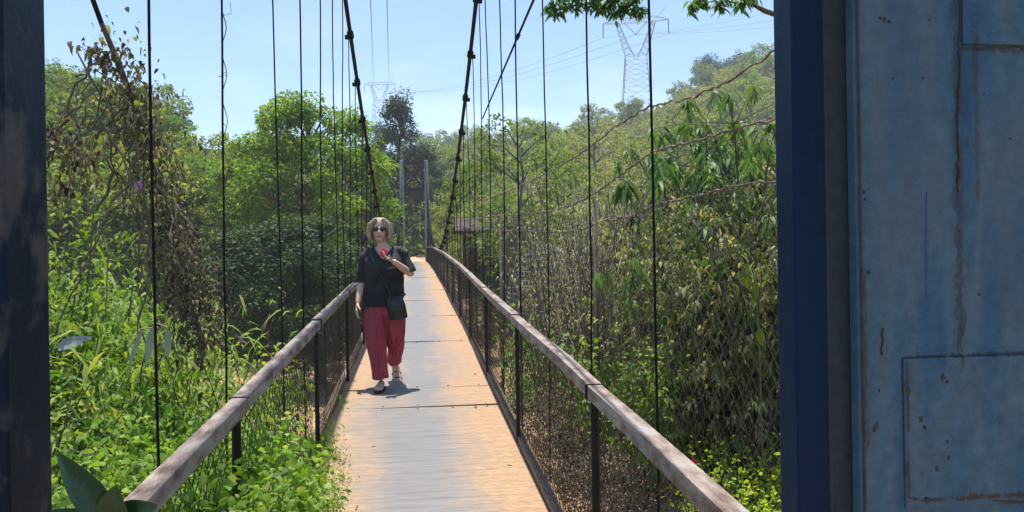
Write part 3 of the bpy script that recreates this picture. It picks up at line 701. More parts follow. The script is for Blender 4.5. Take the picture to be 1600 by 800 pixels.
# --- trees: trunk + limbs + crown of leaf clumps
def make_tree_meshes(name, h=10, crown_r=3.5, crown_z0=0.25, nclump=45, per=160, leaf=0.16, lw=0.55, clump_r=0.75, shape='round', droop=0.3, seed=1, trunk_r=0.18, flat=0.75):
    rg = np.random.default_rng(seed); rd = random.Random(seed)
    C = []; 
    for i in range(nclump):
        t = rg.random() ** 0.8
        z = crown_z0 + (1 - crown_z0) * (0.05 + 0.93 * t)
        if shape == 'round': rad = math.sin(math.pi * (0.12 + 0.80 * t)) ** 0.7
        elif shape == 'cone': rad = (1 - t) ** 0.8 * 0.9 + 0.08
        elif shape == 'column': rad = 0.75 * math.sin(math.pi * (0.1 + 0.85 * t)) ** 0.5
        else: rad = 0.35 + 0.65 * t
        a = rg.random() * 2 * math.pi; rr_ = crown_r * rad * (0.35 + 0.65 * rg.random() ** 0.5)
        C.append((rr_ * math.cos(a), rr_ * math.sin(a), z * h))
    C = np.array(C)
    parts = []
    for i, c in enumerate(C):
        n = int(per * rg.uniform(0.5, 1.4)); cr_ = clump_r * rg.uniform(0.6, 1.35)
        v = rand_dirs(n, 0.1, rg); rad = cr_ * (0.35 + 0.65 * rg.random(n) ** 0.45)
        p = c + v * rad[:, None] * np.array([1, 1, flat])
        d = unit(v * 0.8 + rg.normal(0, 0.6, (n, 3)) + np.array([0, 0, -0.1]))
        sh = np.clip(0.25 + 0.5 * rg.random() + rg.normal(0, 0.22, n), 0, 1)
        parts.append(leaves(p, d, leaf * rg.uniform(0.6, 1.3, n), leaf * lw * rg.uniform(0.7, 1.2, n), droop, sh, rg=rg))
    crown = join_leaves(name + '_crown', parts)
    mb = MB(); k = 6
    tp = [Vector((rd.uniform(-.02, .02) * h * (j > 0), rd.uniform(-.02, .02) * h * (j > 0), h * 0.9 * j / k - (0.4 if j == 0 else 0))) for j in range(k + 1)]
    mb.tube(tp, [trunk_r * (1 - 0.82 * j / k) for j in range(k + 1)], 7)
    for c in C[::2]:
        zt = max(0.12 * h, c[2] - 0.35 * math.hypot(c[0], c[1]) - 0.05 * h); j = min(k - 1, int(zt / (h * 0.9) * k)); f = zt / (h * 0.9) * k - j
        a = tp[j].lerp(tp[j + 1], min(1, max(0, f))); e = Vector(c); m_ = a.lerp(e, 0.5) + Vector((0, 0, 0.03 * h))
        mb.tube([a, m_, e], [trunk_r * 0.32, trunk_r * 0.2, trunk_r * 0.06], 5)
    trunk = mb.mesh(name + '_trunk', True)
    return trunk, crown

def place_tree(meshes, name, loc, scale, label, cat='tree', group=None, leafm=G3, barkm=None, rz=None, sxy=1.0):
    root = empty(name, loc, label, cat, group, rz if rz is not None else rnd.uniform(0, 6.28))
    root.scale = (scale * sxy, scale * sxy, scale)
    tr = bpy.data.objects.new('trunk', meshes[0]); cr_ = bpy.data.objects.new('crown', meshes[1])
    for o_, m_ in ((tr, barkm or M['bark']), (cr_, leafm)):
        col.objects.link(o_); o_.parent = root
        if not o_.data.materials: o_.data.materials.append(m_)
        o_.material_slots[0].link = 'OBJECT'; o_.material_slots[0].material = m_
    return root

T_big = make_tree_meshes('broad', 10, 3.3, 0.15, 110, 165, 0.18, 0.5, 0.62, seed=3)
T_big2 = make_tree_meshes('broad_b', 10, 3.0, 0.12, 100, 165, 0.18, 0.5, 0.6, seed=4)
T_dark = make_tree_meshes('dark', 10, 2.3, 0.1, 80, 110, 0.17, 0.45, 0.55, 'cone', seed=5)
T_col = make_tree_meshes('column', 10, 2.0, 0.12, 60, 90, 0.22, 0.4, 0.6, 'column', seed=6)
T_h = [make_tree_meshes('hill%d' % i, 6, 2.4 + 0.3 * i, 0.12, 26, 70, 0.30, 0.6, 0.75, ('round', 'umbrella', 'column', 'round')[i], seed=20 + i, trunk_r=0.12) for i in range(4)]
T_pine = make_tree_meshes('pine', 9, 1.9, 0.35, 30, 60, 0.45, 0.35, 0.8, 'column', seed=31, trunk_r=0.14)
T_thin = make_tree_meshes('thin', 8, 2.2, 0.25, 42, 60, 0.17, 0.5, 0.5, 'round', seed=33, trunk_r=0.10)

def at_ground(px, Y):
    p = P(px, 400, Y); return (p.x, Y, Hs(p.x, Y) - 0.05)

def tree_at(meshes, mh, name, px, ytop, Y, label, cat='tree', group=None, leafm=G3, sxy=1.0, barkm=None):
    g = at_ground(px, Y); top = P(px, ytop, Y).z; sc = (top - g[2]) / mh
    return place_tree(meshes, name, g, sc, label, cat, group, leafm, barkm, sxy=sxy)

# main trees of the middle distance
tree_at(T_big, 10.2, 'broadleaf_tree', 492, 148, 41, 'tallest bright green broadleaf tree left of the bridge, rising behind the hangers', leafm=G3, sxy=1.0)
tree_at(T_big2, 10.2, 'broadleaf_tree', 548, 225, 46, 'green broadleaf tree just left of the far tower, behind the left main cable', leafm=G3, sxy=0.85)
tree_at(T_big, 10.2, 'broadleaf_tree', 428, 200, 44, 'green broadleaf tree against the left flank of the tallest tree', leafm=G3, sxy=1.0)
tree_at(T_big2, 10.2, 'broadleaf_tree', 500, 330, 33, 'low dark green tree standing at the foot of the tallest tree', leafm=GM, sxy=1.5)  # darker leaf colour carries the shade below the taller trees
tree_at(T_big, 10.2, 'broadleaf_tree', 420, 345, 31, 'low dark tree in the gully left of the bridge railing', leafm=G4, sxy=1.6)  # dark leaf colour stands in for shade on this foliage
tree_at(T_dark, 10, 'evergreen_tree', 630, 142, 78, 'tall dark evergreen tree directly behind the far bridge tower', leafm=G4, sxy=1.25)
tree_at(T_dark, 10, 'evergreen_tree', 668, 228, 86, 'dark evergreen framed between the legs of the far tower', leafm=G4, sxy=1.9)
tree_at(T_dark, 10, 'evergreen_tree', 604, 190, 84, 'dark evergreen to the left of the far tower, behind the broadleaf tree', leafm=G4, sxy=1.3)
tree_at(T_big, 10.2, 'broadleaf_tree', 696, 330, 74, 'small yellow-green tree right of the sandy path behind the far tower', leafm=G5, sxy=1.2)

# right side of the far bank
for px, yt_, Y_, lab, ms, mh, lm, s_ in (
    (812, 185, 40, 'slim yellow-green tree behind the diagonal stay on the right', T_thin, 8, G3, 1.2),
    (745, 250, 56, 'light green tree right of the right main cable', T_thin, 8, G5, 1.5),
    (870, 225, 47, 'thin grey-green tree between the third and fourth right hangers', T_thin, 8, G5, 1.5),
    (935, 190, 62, 'loose olive tree below the lattice pylon', T_thin, 8, GD, 1.3),
    (985, 235, 50, 'bushy olive tree behind the barbed wire strands', T_thin, 8, GD, 1.7),
    (1060, 180, 60, 'grey-green tree on the lower slope behind the drooping leaves', T_thin, 8, G5, 1.6),
    (700, 300, 60, 'pale green tree just right of the far tower', T_thin, 8, G5, 1.6),
    (790, 300, 46, 'low green tree above the rusty shack', T_thin, 8, G3, 1.8),
    (900, 330, 38, 'fresh green low tree in the gully behind the chain link fence', T_thin, 8, G3, 1.6),
    (850, 290, 52, 'dusty green tree beyond the gully, right of the shack', T_thin, 8, GD, 1.6),
    (1010, 340, 34, 'dry olive tree low in the gully behind the fence', T_thin, 8, GD, 1.8)):
    tree_at(ms, mh, 'broadleaf_tree', px, yt_, Y_, lab, leafm=lm, sxy=s_)

# hill on the left and hillside behind: individual trees
nleft = 0
for i in range(400):
    if nleft >= 85: break
    y = rnd.uniform(44, 82); a = rnd.uniform(-26, -7.5); x = y * math.tan(R(a))
    z = Hs(x, y)
    if x > -7: continue
    sc = rnd.uniform(0.55, 1.0); k = rnd.choice([0, 1, 2, 3, 3])
    zone = ('beside the gate post' if a < -20 else ('behind the first two hangers' if a < -14 else 'beside the tallest tree')) + (', near its foot' if y < 56 else (', on its middle' if y < 68 else ', near its top')); cn, lmx = rnd.choice([('green', G3), ('yellow-green', G5)])
    if nleft % 5 == 0:
        place_tree(T_thin, 'hill_tree', (x, y, z - 0.1), sc * 0.62, '%s slender grey-green tree on the left hill, %s' % ('short' if sc < .78 else 'tall', zone), 'tree', 'slender trees on the left hill', G5, sxy=1.2)
    else:
        place_tree(T_h[k], 'hill_tree', (x, y, z - 0.1), sc * 0.85, '%s %s %s tree on the left hill, %s' % ('small' if sc < .78 else 'large', ('round', 'spreading', 'narrow', 'bushy')[k], cn, zone), 'tree', 'bushy trees on the left hill', lmx, sxy=1.25)
    nleft += 1
nr = 0
while nr < 165:
    r = rnd.uniform(68, 235) ; a = rnd.uniform(-6, 27.5)
    x = r * math.sin(R(a)); y = r * math.cos(R(a)); z = Hs(x, y)
    if z / r < 0.0: pass
    if abs(x) < 3 and y < 90: continue
    sc = rnd.uniform(0.5, 1.05) * (0.8 + r / 420); k = rnd.choice([0, 1, 2, 3]); cname, lmx = rnd.choice([('yellow-green', G5), ('yellow-green', G5), ('olive', GD), ('fresh green', G3)])
    place_tree(T_h[k], 'hill_tree', (x, y, z - 0.2), sc, '%s %s tree %s, %s' % (('small' if sc < 0.8 else 'large'), ('round', 'spreading', 'narrow', 'wide bushy')[k] + (' ' + cname), 'low on the slope' if r < 120 else ('halfway up the slope' if r < 180 else 'near the crest'), 'behind the far tower' if a < 4 else ('behind the right hangers' if a < 13 else ('below the lattice pylon' if a < 19 else 'below the hilltop pines'))), 'tree', 'trees on the hazy hillside', lmx, sxy=rnd.uniform(0.9, 1.4))
    nr += 1
for px, yt_ in ((1100, 88), (1113, 82), (1124, 96), (1136, 92), (1150, 86), (1163, 78), (1178, 84), (1190, 90), (1108, 100)):
    Y_ = 216 + rnd.uniform(-6, 6)
    tree_at(T_pine, 9, 'pine_tree', px, yt_, Y_, 'dark pine in the hilltop row', group='pines on the hilltop', leafm=G4, sxy=rnd.uniform(0.8, 1.1))

# scrub covering the slopes: nobody could count it
def scrub(name, n, rmin, rmax, amin, amax, ls, mat_, per=22, hgt=1.0, cond=None, seed=3):
    rg = np.random.default_rng(seed)
    r = rmin * (rmax / rmin) ** rg.random(n * 3); a = np.radians(rg.uniform(amin, amax, n * 3)); x = r * np.sin(a); y = r * np.cos(a)
    keep = (np.abs(x) > 1.6) | (y > 75)
    if cond is not None: keep &= cond(x, y)
    x, y, r = x[keep][:n], y[keep][:n], r[keep][:n]; z = H(x, y)
    m_ = len(x)
    R_ = hgt * rg.uniform(0.5, 1.4, m_) * (0.35 + r / 130)
    c = np.repeat(np.stack([x, y, z + R_ * 0.25], -1), per, 0); rr_ = np.repeat(R_, per)
    v = rand_dirs(m_ * per, 0.5, rg)
    p = c + v * (rr_ * (0.3 + 0.7 * rg.random(m_ * per) ** 0.5))[:, None] * np.array([1.3, 1.3, 0.9])
    L = np.repeat(ls * (0.5 + r / 100), per) * rg.uniform(0.6, 1.3, m_ * per)
    sh = np.clip(np.repeat(rg.random(m_), per) * 0.75 + rg.normal(0.12, 0.15, m_ * per), 0, 1)
    me = join_leaves(name, [leaves(p, v + rg.normal(0, .5, v.shape), L, L * 0.55, 0.2, sh, rg=rg)])
    return tag(obj(name, me, mat_), kind='stuff')
o = scrub('hillside_scrub', 5200, 66, 245, -9, 28, 0.42, GD, 24, 1.0, seed=5); tag(o, 'olive and straw coloured scrub covering the hazy hillside', 'scrub')
o = scrub('left_hill_scrub', 2600, 40, 84, -27, -5, 0.36, G5, 26, 1.3, lambda x, y: x < -5, seed=6); tag(o, 'green scrub covering the near hill at left', 'scrub')
o = scrub('far_bank_scrub', 1500, 30, 64, -9, 28, 0.28, GD, 26, 0.9, lambda x, y: (np.abs(x) > 2.6) & (y > 40), seed=7); tag(o, 'dry low scrub along the far river bank', 'scrub')
o = scrub('gully_scrub', 900, 11, 36, -28, 29, 0.20, G3, 26, 1.0, lambda x, y: (x < -5.5 - 0.08 * y) | (x > 3.2), seed=8); tag(o, 'green undergrowth in the gully beside the bridge', 'undergrowth')

# ------------------------------------------------------------------ near vegetation
def shrub_mesh(h, rad, nst, per, leaf, lw, seed, droop=0.5, up=0.6, spread=0.5, lean=(0, 0)):
    """stems growing from one root, leaves along them"""
    rg = np.random.default_rng(seed); mb = MB(); parts = []
    for s in range(nst):
        a = rg.random() * 6.28; rr_ = rad * rg.random() ** 0.5; hh = h * rg.uniform(0.55, 1.05)
        b0 = np.array([math.cos(a), math.sin(a), 0]) * rr_ * spread
        e = np.array([math.cos(a) * rr_ + lean[0] * hh, math.sin(a) * rr_ + lean[1] * hh, hh])
        m_ = (b0 + e) / 2 + np.array([0, 0, hh * 0.22]) + rg.normal(0, 0.05, 3) * h
        K = 9; ts = np.linspace(0, 1, K)[:, None]
        pts = (1 - ts) ** 2 * b0 + 2 * ts * (1 - ts) * m_ + ts ** 2 * e
        mb.tube([Vector(p) for p in pts], [0.006 * h * (1 - 0.8 * k / K) for k in range(K)], 4)
        tt = rg.uniform(0.15, 1.02, per)[:, None]
        p = (1 - tt) ** 2 * b0 + 2 * tt * (1 - tt) * m_ + tt ** 2 * e
        p = p + rg.normal(0, 1, (per, 3)) * rad * 0.13
        d = unit(rg.normal(0, 1, (per, 3)) + np.array([0, 0, up])); 
        sh = np.clip(0.15 + 0.5 * rg.random() + 0.2 * tt[:, 0] + rg.normal(0, 0.18, per), 0, 1)
        parts.append(leaves(p, d, leaf * rg.uniform(0.55, 1.25, per), leaf * lw * rg.uniform(0.8, 1.2, per), droop, sh, rg=rg))
    return mb.mesh('stems', True), join_leaves('foliage', parts)

def place_shrub(ms, name, loc, sc, label, group, lm, sm=None, cat='shrub', rz=None, sz=1.0):
    root = empty(name, loc, label, cat, group, rz if rz is not None else rnd.uniform(0, 6.28)); root.scale = (sc, sc, sc * sz)
    for nm, me, m_ in (('stems', ms[0], sm or M['greenstem']), ('foliage', ms[1], lm)):
        o_ = bpy.data.objects.new(nm, me); col.objects.link(o_); o_.parent = root
        if not me.materials: me.materials.append(m_)
        o_.material_slots[0].link = 'OBJECT'; o_.material_slots[0].material = m_
    return root

S_broad = [shrub_mesh(1.2, 0.75, 30, 95, 0.062, 0.5, 40 + i, 0.5, 0.5) for i in range(3)]
S_bam = [shrub_mesh(2.0, 1.1, 24, 75, 0.20, 0.12, 50 + i, 0.7, 0.5, 0.25) for i in range(3)]
S_fern = [shrub_mesh(1.5, 0.9, 26, 120, 0.085, 0.24, 55 + i, 0.5, 0.4, 0.3) for i in range(2)]
S_tall = [shrub_mesh(2.7, 0.75, 30, 130, 0.062, 0.42, 155 + i, 0.5, 0.4, 0.3) for i in range(2)]
S_creep = [shrub_mesh(0.62, 0.42, 40, 80, 0.034, 0.6, 60 + i, 0.3, 0.7, 0.8) for i in range(2)]
S_drybush = [shrub_mesh(2.4, 1.0, 22, 30, 0.06, 0.4, 170 + i, 0.8, -0.3, 0.3) for i in range(2)]
S_lime = [shrub_mesh(0.6, 0.5, 20, 36, 0.042, 0.5, 260 + i, 0.3, 0.7, 0.8) for i in range(2)]
S_dry = [shrub_mesh(2.4, 1.0, 46, 40, 0.036, 0.5, 70 + i, 0.8, -0.3, 0.5) for i in range(2)]
def tuft_mesh(h, rad, nst, ntuft, per, leaf, lw, seed, zmin=0.35, sig=0.02):
    """arching branches that carry drooping rosettes of leaves"""
    rg = np.random.default_rng(seed); mb = MB(); parts = []
    for s in range(nst):
        a = rg.random() * 6.28; rr_ = rad * (0.3 + 0.7 * rg.random()); hh = h * rg.uniform(0.6, 1.0); e = np.array([math.cos(a) * rr_, math.sin(a) * rr_, hh])
        m_ = np.array([e[0] * 0.3, e[1] * 0.3, hh * 0.85]); K = 8; b0 = np.zeros(3) + np.array([math.cos(a), math.sin(a), 0]) * 0.08
        f = lambda t: (1 - t) ** 2 * b0 + 2 * t * (1 - t) * m_ + t ** 2 * e
        mb.tube([Vector(f(k / K)) for k in range(K + 1)], [0.007 * h * (1 - 0.8 * k / K) for k in range(K + 1)], 5)
        for q in range(ntuft):
            t = zmin + (1 - zmin) * rg.random() ** 0.7; c0 = f(t); off = rg.normal(0, 1, 3) * rad * 0.24; c = c0 + off * np.array([1, 1, .6])
            mb.tube([Vector(c0), Vector((c0 + c) / 2 + np.array([0, 0, .03])), Vector(c)], [0.004, 0.003, 0.002], 3)
            n = int(per * rg.uniform(.6, 1.3)); an = rg.random(n) * 6.28; d = np.stack([np.cos(an), np.sin(an), rg.uniform(-1.3, 0.15, n)], -1)
            sh = np.clip(rg.random() * 0.7 + rg.normal(0.15, 0.15, n), 0, 1)
            parts.append(leaves(c + rg.normal(0, sig, (n, 3)), d, leaf * rg.uniform(.6, 1.2, n), leaf * lw * rg.uniform(.8, 1.2, n), 0.7, sh, rg=rg))
    return mb.mesh('stems', True), join_leaves('foliage', parts)
S_droop = [tuft_mesh(2.6, 0.85, 14, 9, 15, 0.12, 0.2, 80 + i, 0.5) for i in range(3)]
S_olive = [tuft_mesh(2.3, 0.75, 22, 17, 18, 0.048, 0.42, 90 + i, 0.12, 0.03) for i in range(3)]

def gz(x, y): return Hs(x, y) - 0.03
# left thicket
k = 0
for (x, y, kind, sc) in (
    (-1.55, 2.6, 'b', 1.0), (-2.1, 3.0, 'b', 1.15), (-1.45, 3.5, 'b', 1.1), (-2.6, 3.7, 'b', 1.2), (-1.9, 4.2, 'b', 1.2), (-1.35, 4.6, 'b', .95), (-3.0, 4.6, 'b', 1.2),
    (-2.9, 5.2, 'g', 1.15), (-2.3, 5.3, 'g', 1.05), (-3.6, 5.8, 'g', 1.25), (-2.6, 6.9, 'g', 1.1), (-2.05, 6.3, 'g', 1.05), (-2.7, 6.6, 'g', 1.2), (-4.2, 7.2, 'g', 1.45), (-3.3, 7.6, 'g', 1.3), (-3.1, 8.2, 'g', 1.25),
    (-3.4, 4.0, 'f', 1.3), (-2.5, 4.6, 'f', 1.35), (-1.7, 5.4, 'f', 1.1), (-3.2, 6.2, 'f', 1.4), (-2.0, 3.5, 'f', 1.1), (-4.6, 8.6, 'f', 1.9), (-3.7, 9.0, 'f', 1.7), (-3.6, 9.8, 'f', 1.4), (-1.5, 2.0, 'b', .85), (-1.2, 2.35, 'b', .8)):
    if kind == 'b':
        place_shrub(S_broad[k % 3], 'leafy_shrub', (x, y, gz(x, y)), sc, 'bright green small-leaved shrub in the left thicket', 'leafy shrubs in the left thicket', G1)
    elif kind == 'g':
        place_shrub(S_bam[k % 3], 'bamboo', (x, y, gz(x, y)), sc, 'bright long-leaved bamboo clump in the left thicket', 'bamboo clumps in the left thicket', G2, cat='bamboo')
    else:
        place_shrub(S_fern[k % 2], 'leafy_shrub', (x, y, gz(x, y)), sc, 'yellow-green shrub with narrow leaves in the left thicket', 'narrow-leaved shrubs in the left thicket', G1)
    k += 1
S_wide = [shrub_mesh(1.1, 0.6, 12, 24, 0.15, 0.5, 180 + i, 0.6, 0.3, 0.4) for i in range(2)]
for i, (x, y, sc) in enumerate(((-1.7, 3.2, 1.1), (-2.4, 3.9, 1.25), (-1.5, 4.9, 1.0), (-2.9, 4.3, 1.4), (-1.6, 2.5, .9))):
    place_shrub(S_wide[i % 2], 'broad_leaved_plant', (x, y, gz(x, y)), sc, 'dark broad-leaved plant among the small leaves of the left thicket', 'broad-leaved plants in the left thicket', GM, cat='plant')
for i, (x, y, sc) in enumerate(((-1.8, 3.7, .62), (-2.5, 5.0, .75), (-1.5, 3.0, .5), (-3.2, 5.2, .8), (-1.3, 4.1, .45))):
    place_shrub(S_drybush[i % 2], 'withered_bush', (x, y, gz(x, y)), sc, 'withered brown bush in the left thicket', 'withered bushes in the left thicket', GP, M['twig'])
# creeper climbing over the lower left railing panel and the deck edge
for i, (x, y, top) in enumerate(((-0.80, 2.1, .95), (-0.78, 2.45, .98), (-0.84, 2.8, 1.0), (-0.74, 3.1, .86), (-0.80, 3.5, .8), (-0.72, 3.8, .62), (-0.82, 4.2, .55), (-0.72, 4.5, .42), (-0.80, 4.9, .38), (-0.70, 5.3, .36), (-0.78, 5.8, .3), (-0.62, 3.4, .55), (-0.60, 4.1, .42), (-0.62, 2.9, .6), (-0.9, 3.2, .95), (-0.60, 4.8, .3))):
    sc = max(.55, min(1.25, top * 1.25)); place_shrub(S_creep[i % 2], 'creeper', (x, y, dz(y) + top - 0.6 * sc - .22), sc, 'green creeper tangled under the left handrail', 'creepers on the left railing', G1, cat='creeper')
for i, (x, y, h_) in enumerate(((-2.7, 5.7, 1.08), (-3.1, 5.9, 1.0), (-2.6, 6.6, .92))):
    place_shrub(S_tall[i % 2], 'tall_shrub', (x, y, gz(x, y)), h_, 'tall leafy shrub rising above the left thicket', 'tall shrubs of the left thicket', G1)
for (x, y, sc, sh_) in ((-3.4, 13.5, 2.3, 'round'), (-4.6, 16.5, 2.8, 'wide'), (-3.0, 11.0, 1.5, 'low')):
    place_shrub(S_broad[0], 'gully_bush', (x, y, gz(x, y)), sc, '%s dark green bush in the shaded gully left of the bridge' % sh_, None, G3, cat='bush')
# dry tendril twisted round the second hanger
hq = PX(354, 200, -0.775).y; mb = MB()
tw = [Vector((-0.78 + 0.010 * math.cos(k * 0.9), hq + 0.010 * math.sin(k * 0.9) + 0.004 * math.sin(k * .13), 1.2 + k * 0.028)) for k in range(120)]
mb.tube(tw, 0.0022, 4)
for k in range(6, 118, 9): mb.tube([tw[k], tw[k] + Vector((rnd.uniform(-.04, .04), rnd.uniform(-.03, .03), rnd.uniform(-.01, .04))), tw[k] + Vector((rnd.uniform(-.05, .05), rnd.uniform(-.03, .03), rnd.uniform(-.03, .06)))], 0.0014, 3)
tag(mb.build('dry_tendril', M['bark'], smooth=True), 'thin dry tendril twisted round the second hanger from the left', 'tendril')
# undergrowth so no bare soil shows in the thicket
o = scrub('thicket_undergrowth', 700, 2.2, 11, -75, -14.5, 0.13, G1, 40, 0.9, lambda x, y: (x < -1.25) & (y > 0.9), seed=12); tag(o, 'dense low green undergrowth filling the left thicket', 'undergrowth')

# right side behind the fence
for i, (x, y, sc) in enumerate(((2.45, 5.3, 1.0), (2.75, 5.9, 1.1), (2.35, 6.2, 0.95), (2.9, 6.6, 1.15), (2.5, 7.0, 1.05), (3.3, 6.2, 1.15), (3.1, 7.5, 1.2), (3.0, 5.2, 1.05), (2.6, 7.9, 1.0), (2.2, 5.6, .8))):
    place_shrub(S_olive[i % 3], 'fence_shrub', (x, y, gz(x, y)), sc, 'dull olive shrub behind the chain link fence', 'olive shrubs behind the fence', G7, M['bark'])
for i, (x, y, sc) in enumerate(((2.6, 5.8, 1.12), (3.0, 6.4, 1.2), (2.7, 6.9, 1.15), (3.3, 7.2, 1.25))):
    place_shrub(S_droop[i % 3], 'drooping_shrub', (x, y, gz(x, y)), sc, 'tall shrub with drooping lance leaves above the fence', 'drooping shrubs above the fence', G9, M['bark'])
for i, (x, y, sc) in enumerate(((1.95, 6.9, 0.85), (2.2, 7.8, 0.95), (2.0, 8.8, 1.05), (2.7, 8.6, 1.05), (2.6, 9.8, 1.2), (3.4, 9.4, 1.25), (2.3, 11.0, 1.35), (3.0, 11.5, 1.5))):
    place_shrub(S_dry[i % 2], 'dry_shrub', (x, y, gz(x, y) + 0.0), sc, 'grey-brown withered shrub behind the fence', 'dry shrubs behind the fence', GP, M['twig'])
for i, (x, y, sc) in enumerate(((1.85, 4.0, 1.0), (2.2, 4.3, 1.15), (1.9, 4.7, 1.0), (2.5, 4.7, 1.1), (1.8, 3.5, .8), (2.2, 3.7, .9), (2.1, 5.1, 1.0))):
    place_shrub(S_lime[i % 2], 'lime_creeper', (x, y, gz(x, y)), sc, 'lime green ground creeper on reddish soil behind the fence', 'lime creepers at the fence foot', G8, cat='creeper')
for i, (x, y, sc) in enumerate(((1.15, 2.6, .6), (1.2, 3.4, .7), (1.1, 4.3, .7), (1.2, 5.3, .8), (1.15, 6.3, .8), (1.2, 7.4, .9))):
    place_shrub(S_creep[i % 2], 'dry_weed', (x, y, gz(x, y)), sc, 'brown dry weed between the right railing and the fence', 'dry weeds beside the right railing', G6, M['palebark'], cat='weed')
place_shrub(S_broad[0], 'leafy_shrub', (1.8, 6.0, gz(1.8, 6.0)), 1.0, 'small bright green shrub hugging the fence right of the railing', None, G1)
place_shrub(S_broad[1], 'leafy_shrub', (2.4, 10.4, -1.6), 2.0, 'fresh green bush in the gully behind the fence', None, G1)
# a few large bright lime leaves in the olive wall
lv = empty('climber', PX(1160, 420, 2.15), 'climber with large bright lime leaves high on the fence at right', 'climber')
o0 = lv.location.copy(); rg_ = np.random.default_rng(5)
cc = [PX(a_, b_, 2.15) - o0 for a_, b_ in ((1128, 372), (1136, 385), (1142, 366), (1150, 392), (1170, 410), (1178, 436), (1176, 450), (1108, 395), (1100, 378), (1160, 430), (1186, 512), (1118, 400), (1070, 420), (1145, 440))]
cc = np.array([tuple(c) for c in cc]); dd = np.stack([rg_.uniform(-.5, .5, len(cc)), rg_.uniform(-.5, 0, len(cc)), -np.ones(len(cc))], -1)
obj('leaves', join_leaves('leaves', [leaves(cc, dd, .13 * rg_.uniform(.7, 1.2, len(cc)), .07, .2, rg_.random(len(cc)), rg=rg_)]), G8, lv)
MB().tube([Vector(cc[0]), Vector(cc[4]) + Vector((0, .03, .02)), Vector(cc[5]), Vector(cc[10]), Vector(cc[10]) + Vector((0.02, .02, -.9))], 0.005, 5).build('stem', M['greenstem'], lv)
# leaf litter on the right bank
o = scrub('leaf_litter', 900, 1.7, 12, 8, 62, 0.09, GP, 26, 0.28, lambda x, y: (x > 0.95) & (y > 1.2), seed=14); tag(o, 'dry brown leaf litter and weeds on the right bank', 'leaf litter')

# ------------------------------------------------------------------ chain link fence with barbed wire on the right
FX = 1.5
fence = empty('chain_link_fence', (0, 0, 0), 'rusty chain link fence with sagging strands of barbed wire right of the bridge', 'fence')
def ftop(y): return 1.78 + 0.035 * y - 0.05 * math.sin(y * 1.1)
for y0, y1 in ((1.5, 4.0), (4.0, 6.5), (6.5, 9.0), (9.0, 11.5), (11.5, 14.0)):
    me = chainlink(y0, y1, FX, lambda q: max(-0.2, -0.2) + 0.0 * q, ftop, 0.055 if y0 < 9 else 0.075, 0.0017 if y0 < 6 else 0.0027, 0.006, seed=int(y0 * 10), xf=lambda a, b: 0.06 * math.sin(a * 0.9 + b))
    obj('wire_mesh', me, M['mesh2'], fence)
for y in (1.5, 6.5, 11.5, 14.0):
    mb = MB(); mb.tube([(FX + 0.05, y, Hs(FX, y) - 0.6), (FX + 0.05, y, ftop(y) + 0.1)], 0.02, 8); mb.build('fence_post', M['bark'], fence, smooth=True)
strands = [
    [(1215, 78), (1150, 120), (1085, 152), (1015, 165), (965, 195), (920, 232), (870, 262), (830, 282), (790, 300), (740, 318)],
    [(1215, 186), (1150, 202), (1090, 218), (1020, 236), (985, 262), (935, 298), (900, 318), (860, 330), (820, 334), (770, 338), (720, 345)],
    [(1215, 282), (1150, 290), (1090, 305), (1030, 318), (985, 338), (940, 346)],
    [(1010, 338), (960, 338), (905, 360), (860, 363), (800, 361), (740, 356), (700, 352)]]
for si, st_ in enumerate(strands):
    q = []
    for (a, b_) in st_:
        # depth where the ray meets the fence plane x = FX + slack
        d = CM @ Vector(((a - 800) / F, (400 - b_) / F, -1.0)); tt = (FX + 0.02) / d.x
        q.append(CAM + d * tt)
    fine = []
    for i in range(len(q) - 1):
        m_ = max(3, int((q[i + 1] - q[i]).length / 0.05))
        for k in range(m_): fine.append(q[i].lerp(q[i + 1], k / m_))
    fine = [p + Vector((rnd.uniform(-.006, .006), 0, rnd.uniform(-.008, .008))) for p in fine]
    mb = MB(); mb.tube(fine, [rnd.uniform(0.003, 0.0065) * (1 + p.y / 14) for p in fine], 5)
    for i in range(4, len(fine) - 2, 3):     # barbs
        p = fine[i]; v = Vector((rnd.uniform(-1, 1), rnd.uniform(-1, 1), rnd.uniform(-1, 1))).normalized() * 0.02
        mb.tube([p - v, p + v], 0.0016 * (1 + p.y / 10), 3)
    mb.build('barbed_wire', M['rusty'], fence, smooth=True)
# fallen roll of mesh hooped over behind the fence
roll = empty('mesh_roll', (0, 0, 0), 'loose hooped roll of pale wire mesh standing in the gully behind the railing', 'wire mesh')
mb = MB()
RC = P(838, 400, 12.0); RC.x += 0.15; ztop, zbot = 1.78, -1.2
def rr_at(z): return 0.62 * math.sqrt(max(0.02, 1 - max(0, (z - 0.9) / (ztop - 0.9)) ** 2.0))
for i in range(36):
    z_ = zbot + (ztop - zbot) * i / 36
    mb.tube([Vector((RC.x + rr_at(z_) * math.cos(t_ * 0.2618), 12.0 + rr_at(z_) * math.sin(t_ * 0.2618), z_ + 0.02 * math.sin(t_ * .7 + i))) for t_ in range(25)], 0.0045, 3)
for k_ in range(30):
    a = 2 * math.pi * k_ / 30; mb.tube([Vector((RC.x + rr_at(z_) * math.cos(a), 12.0 + rr_at(z_) * math.sin(a), z_)) for z_ in [zbot + (ztop - zbot) * i / 16 for i in range(17)]], 0.0045, 3)
M['palenet'] = noisemat('pale_net', [(0.28, 0.26, 0.24), (0.52, 0.50, 0.47)], 4, 0.6)
mb.build('hoops', M['palenet'], roll)

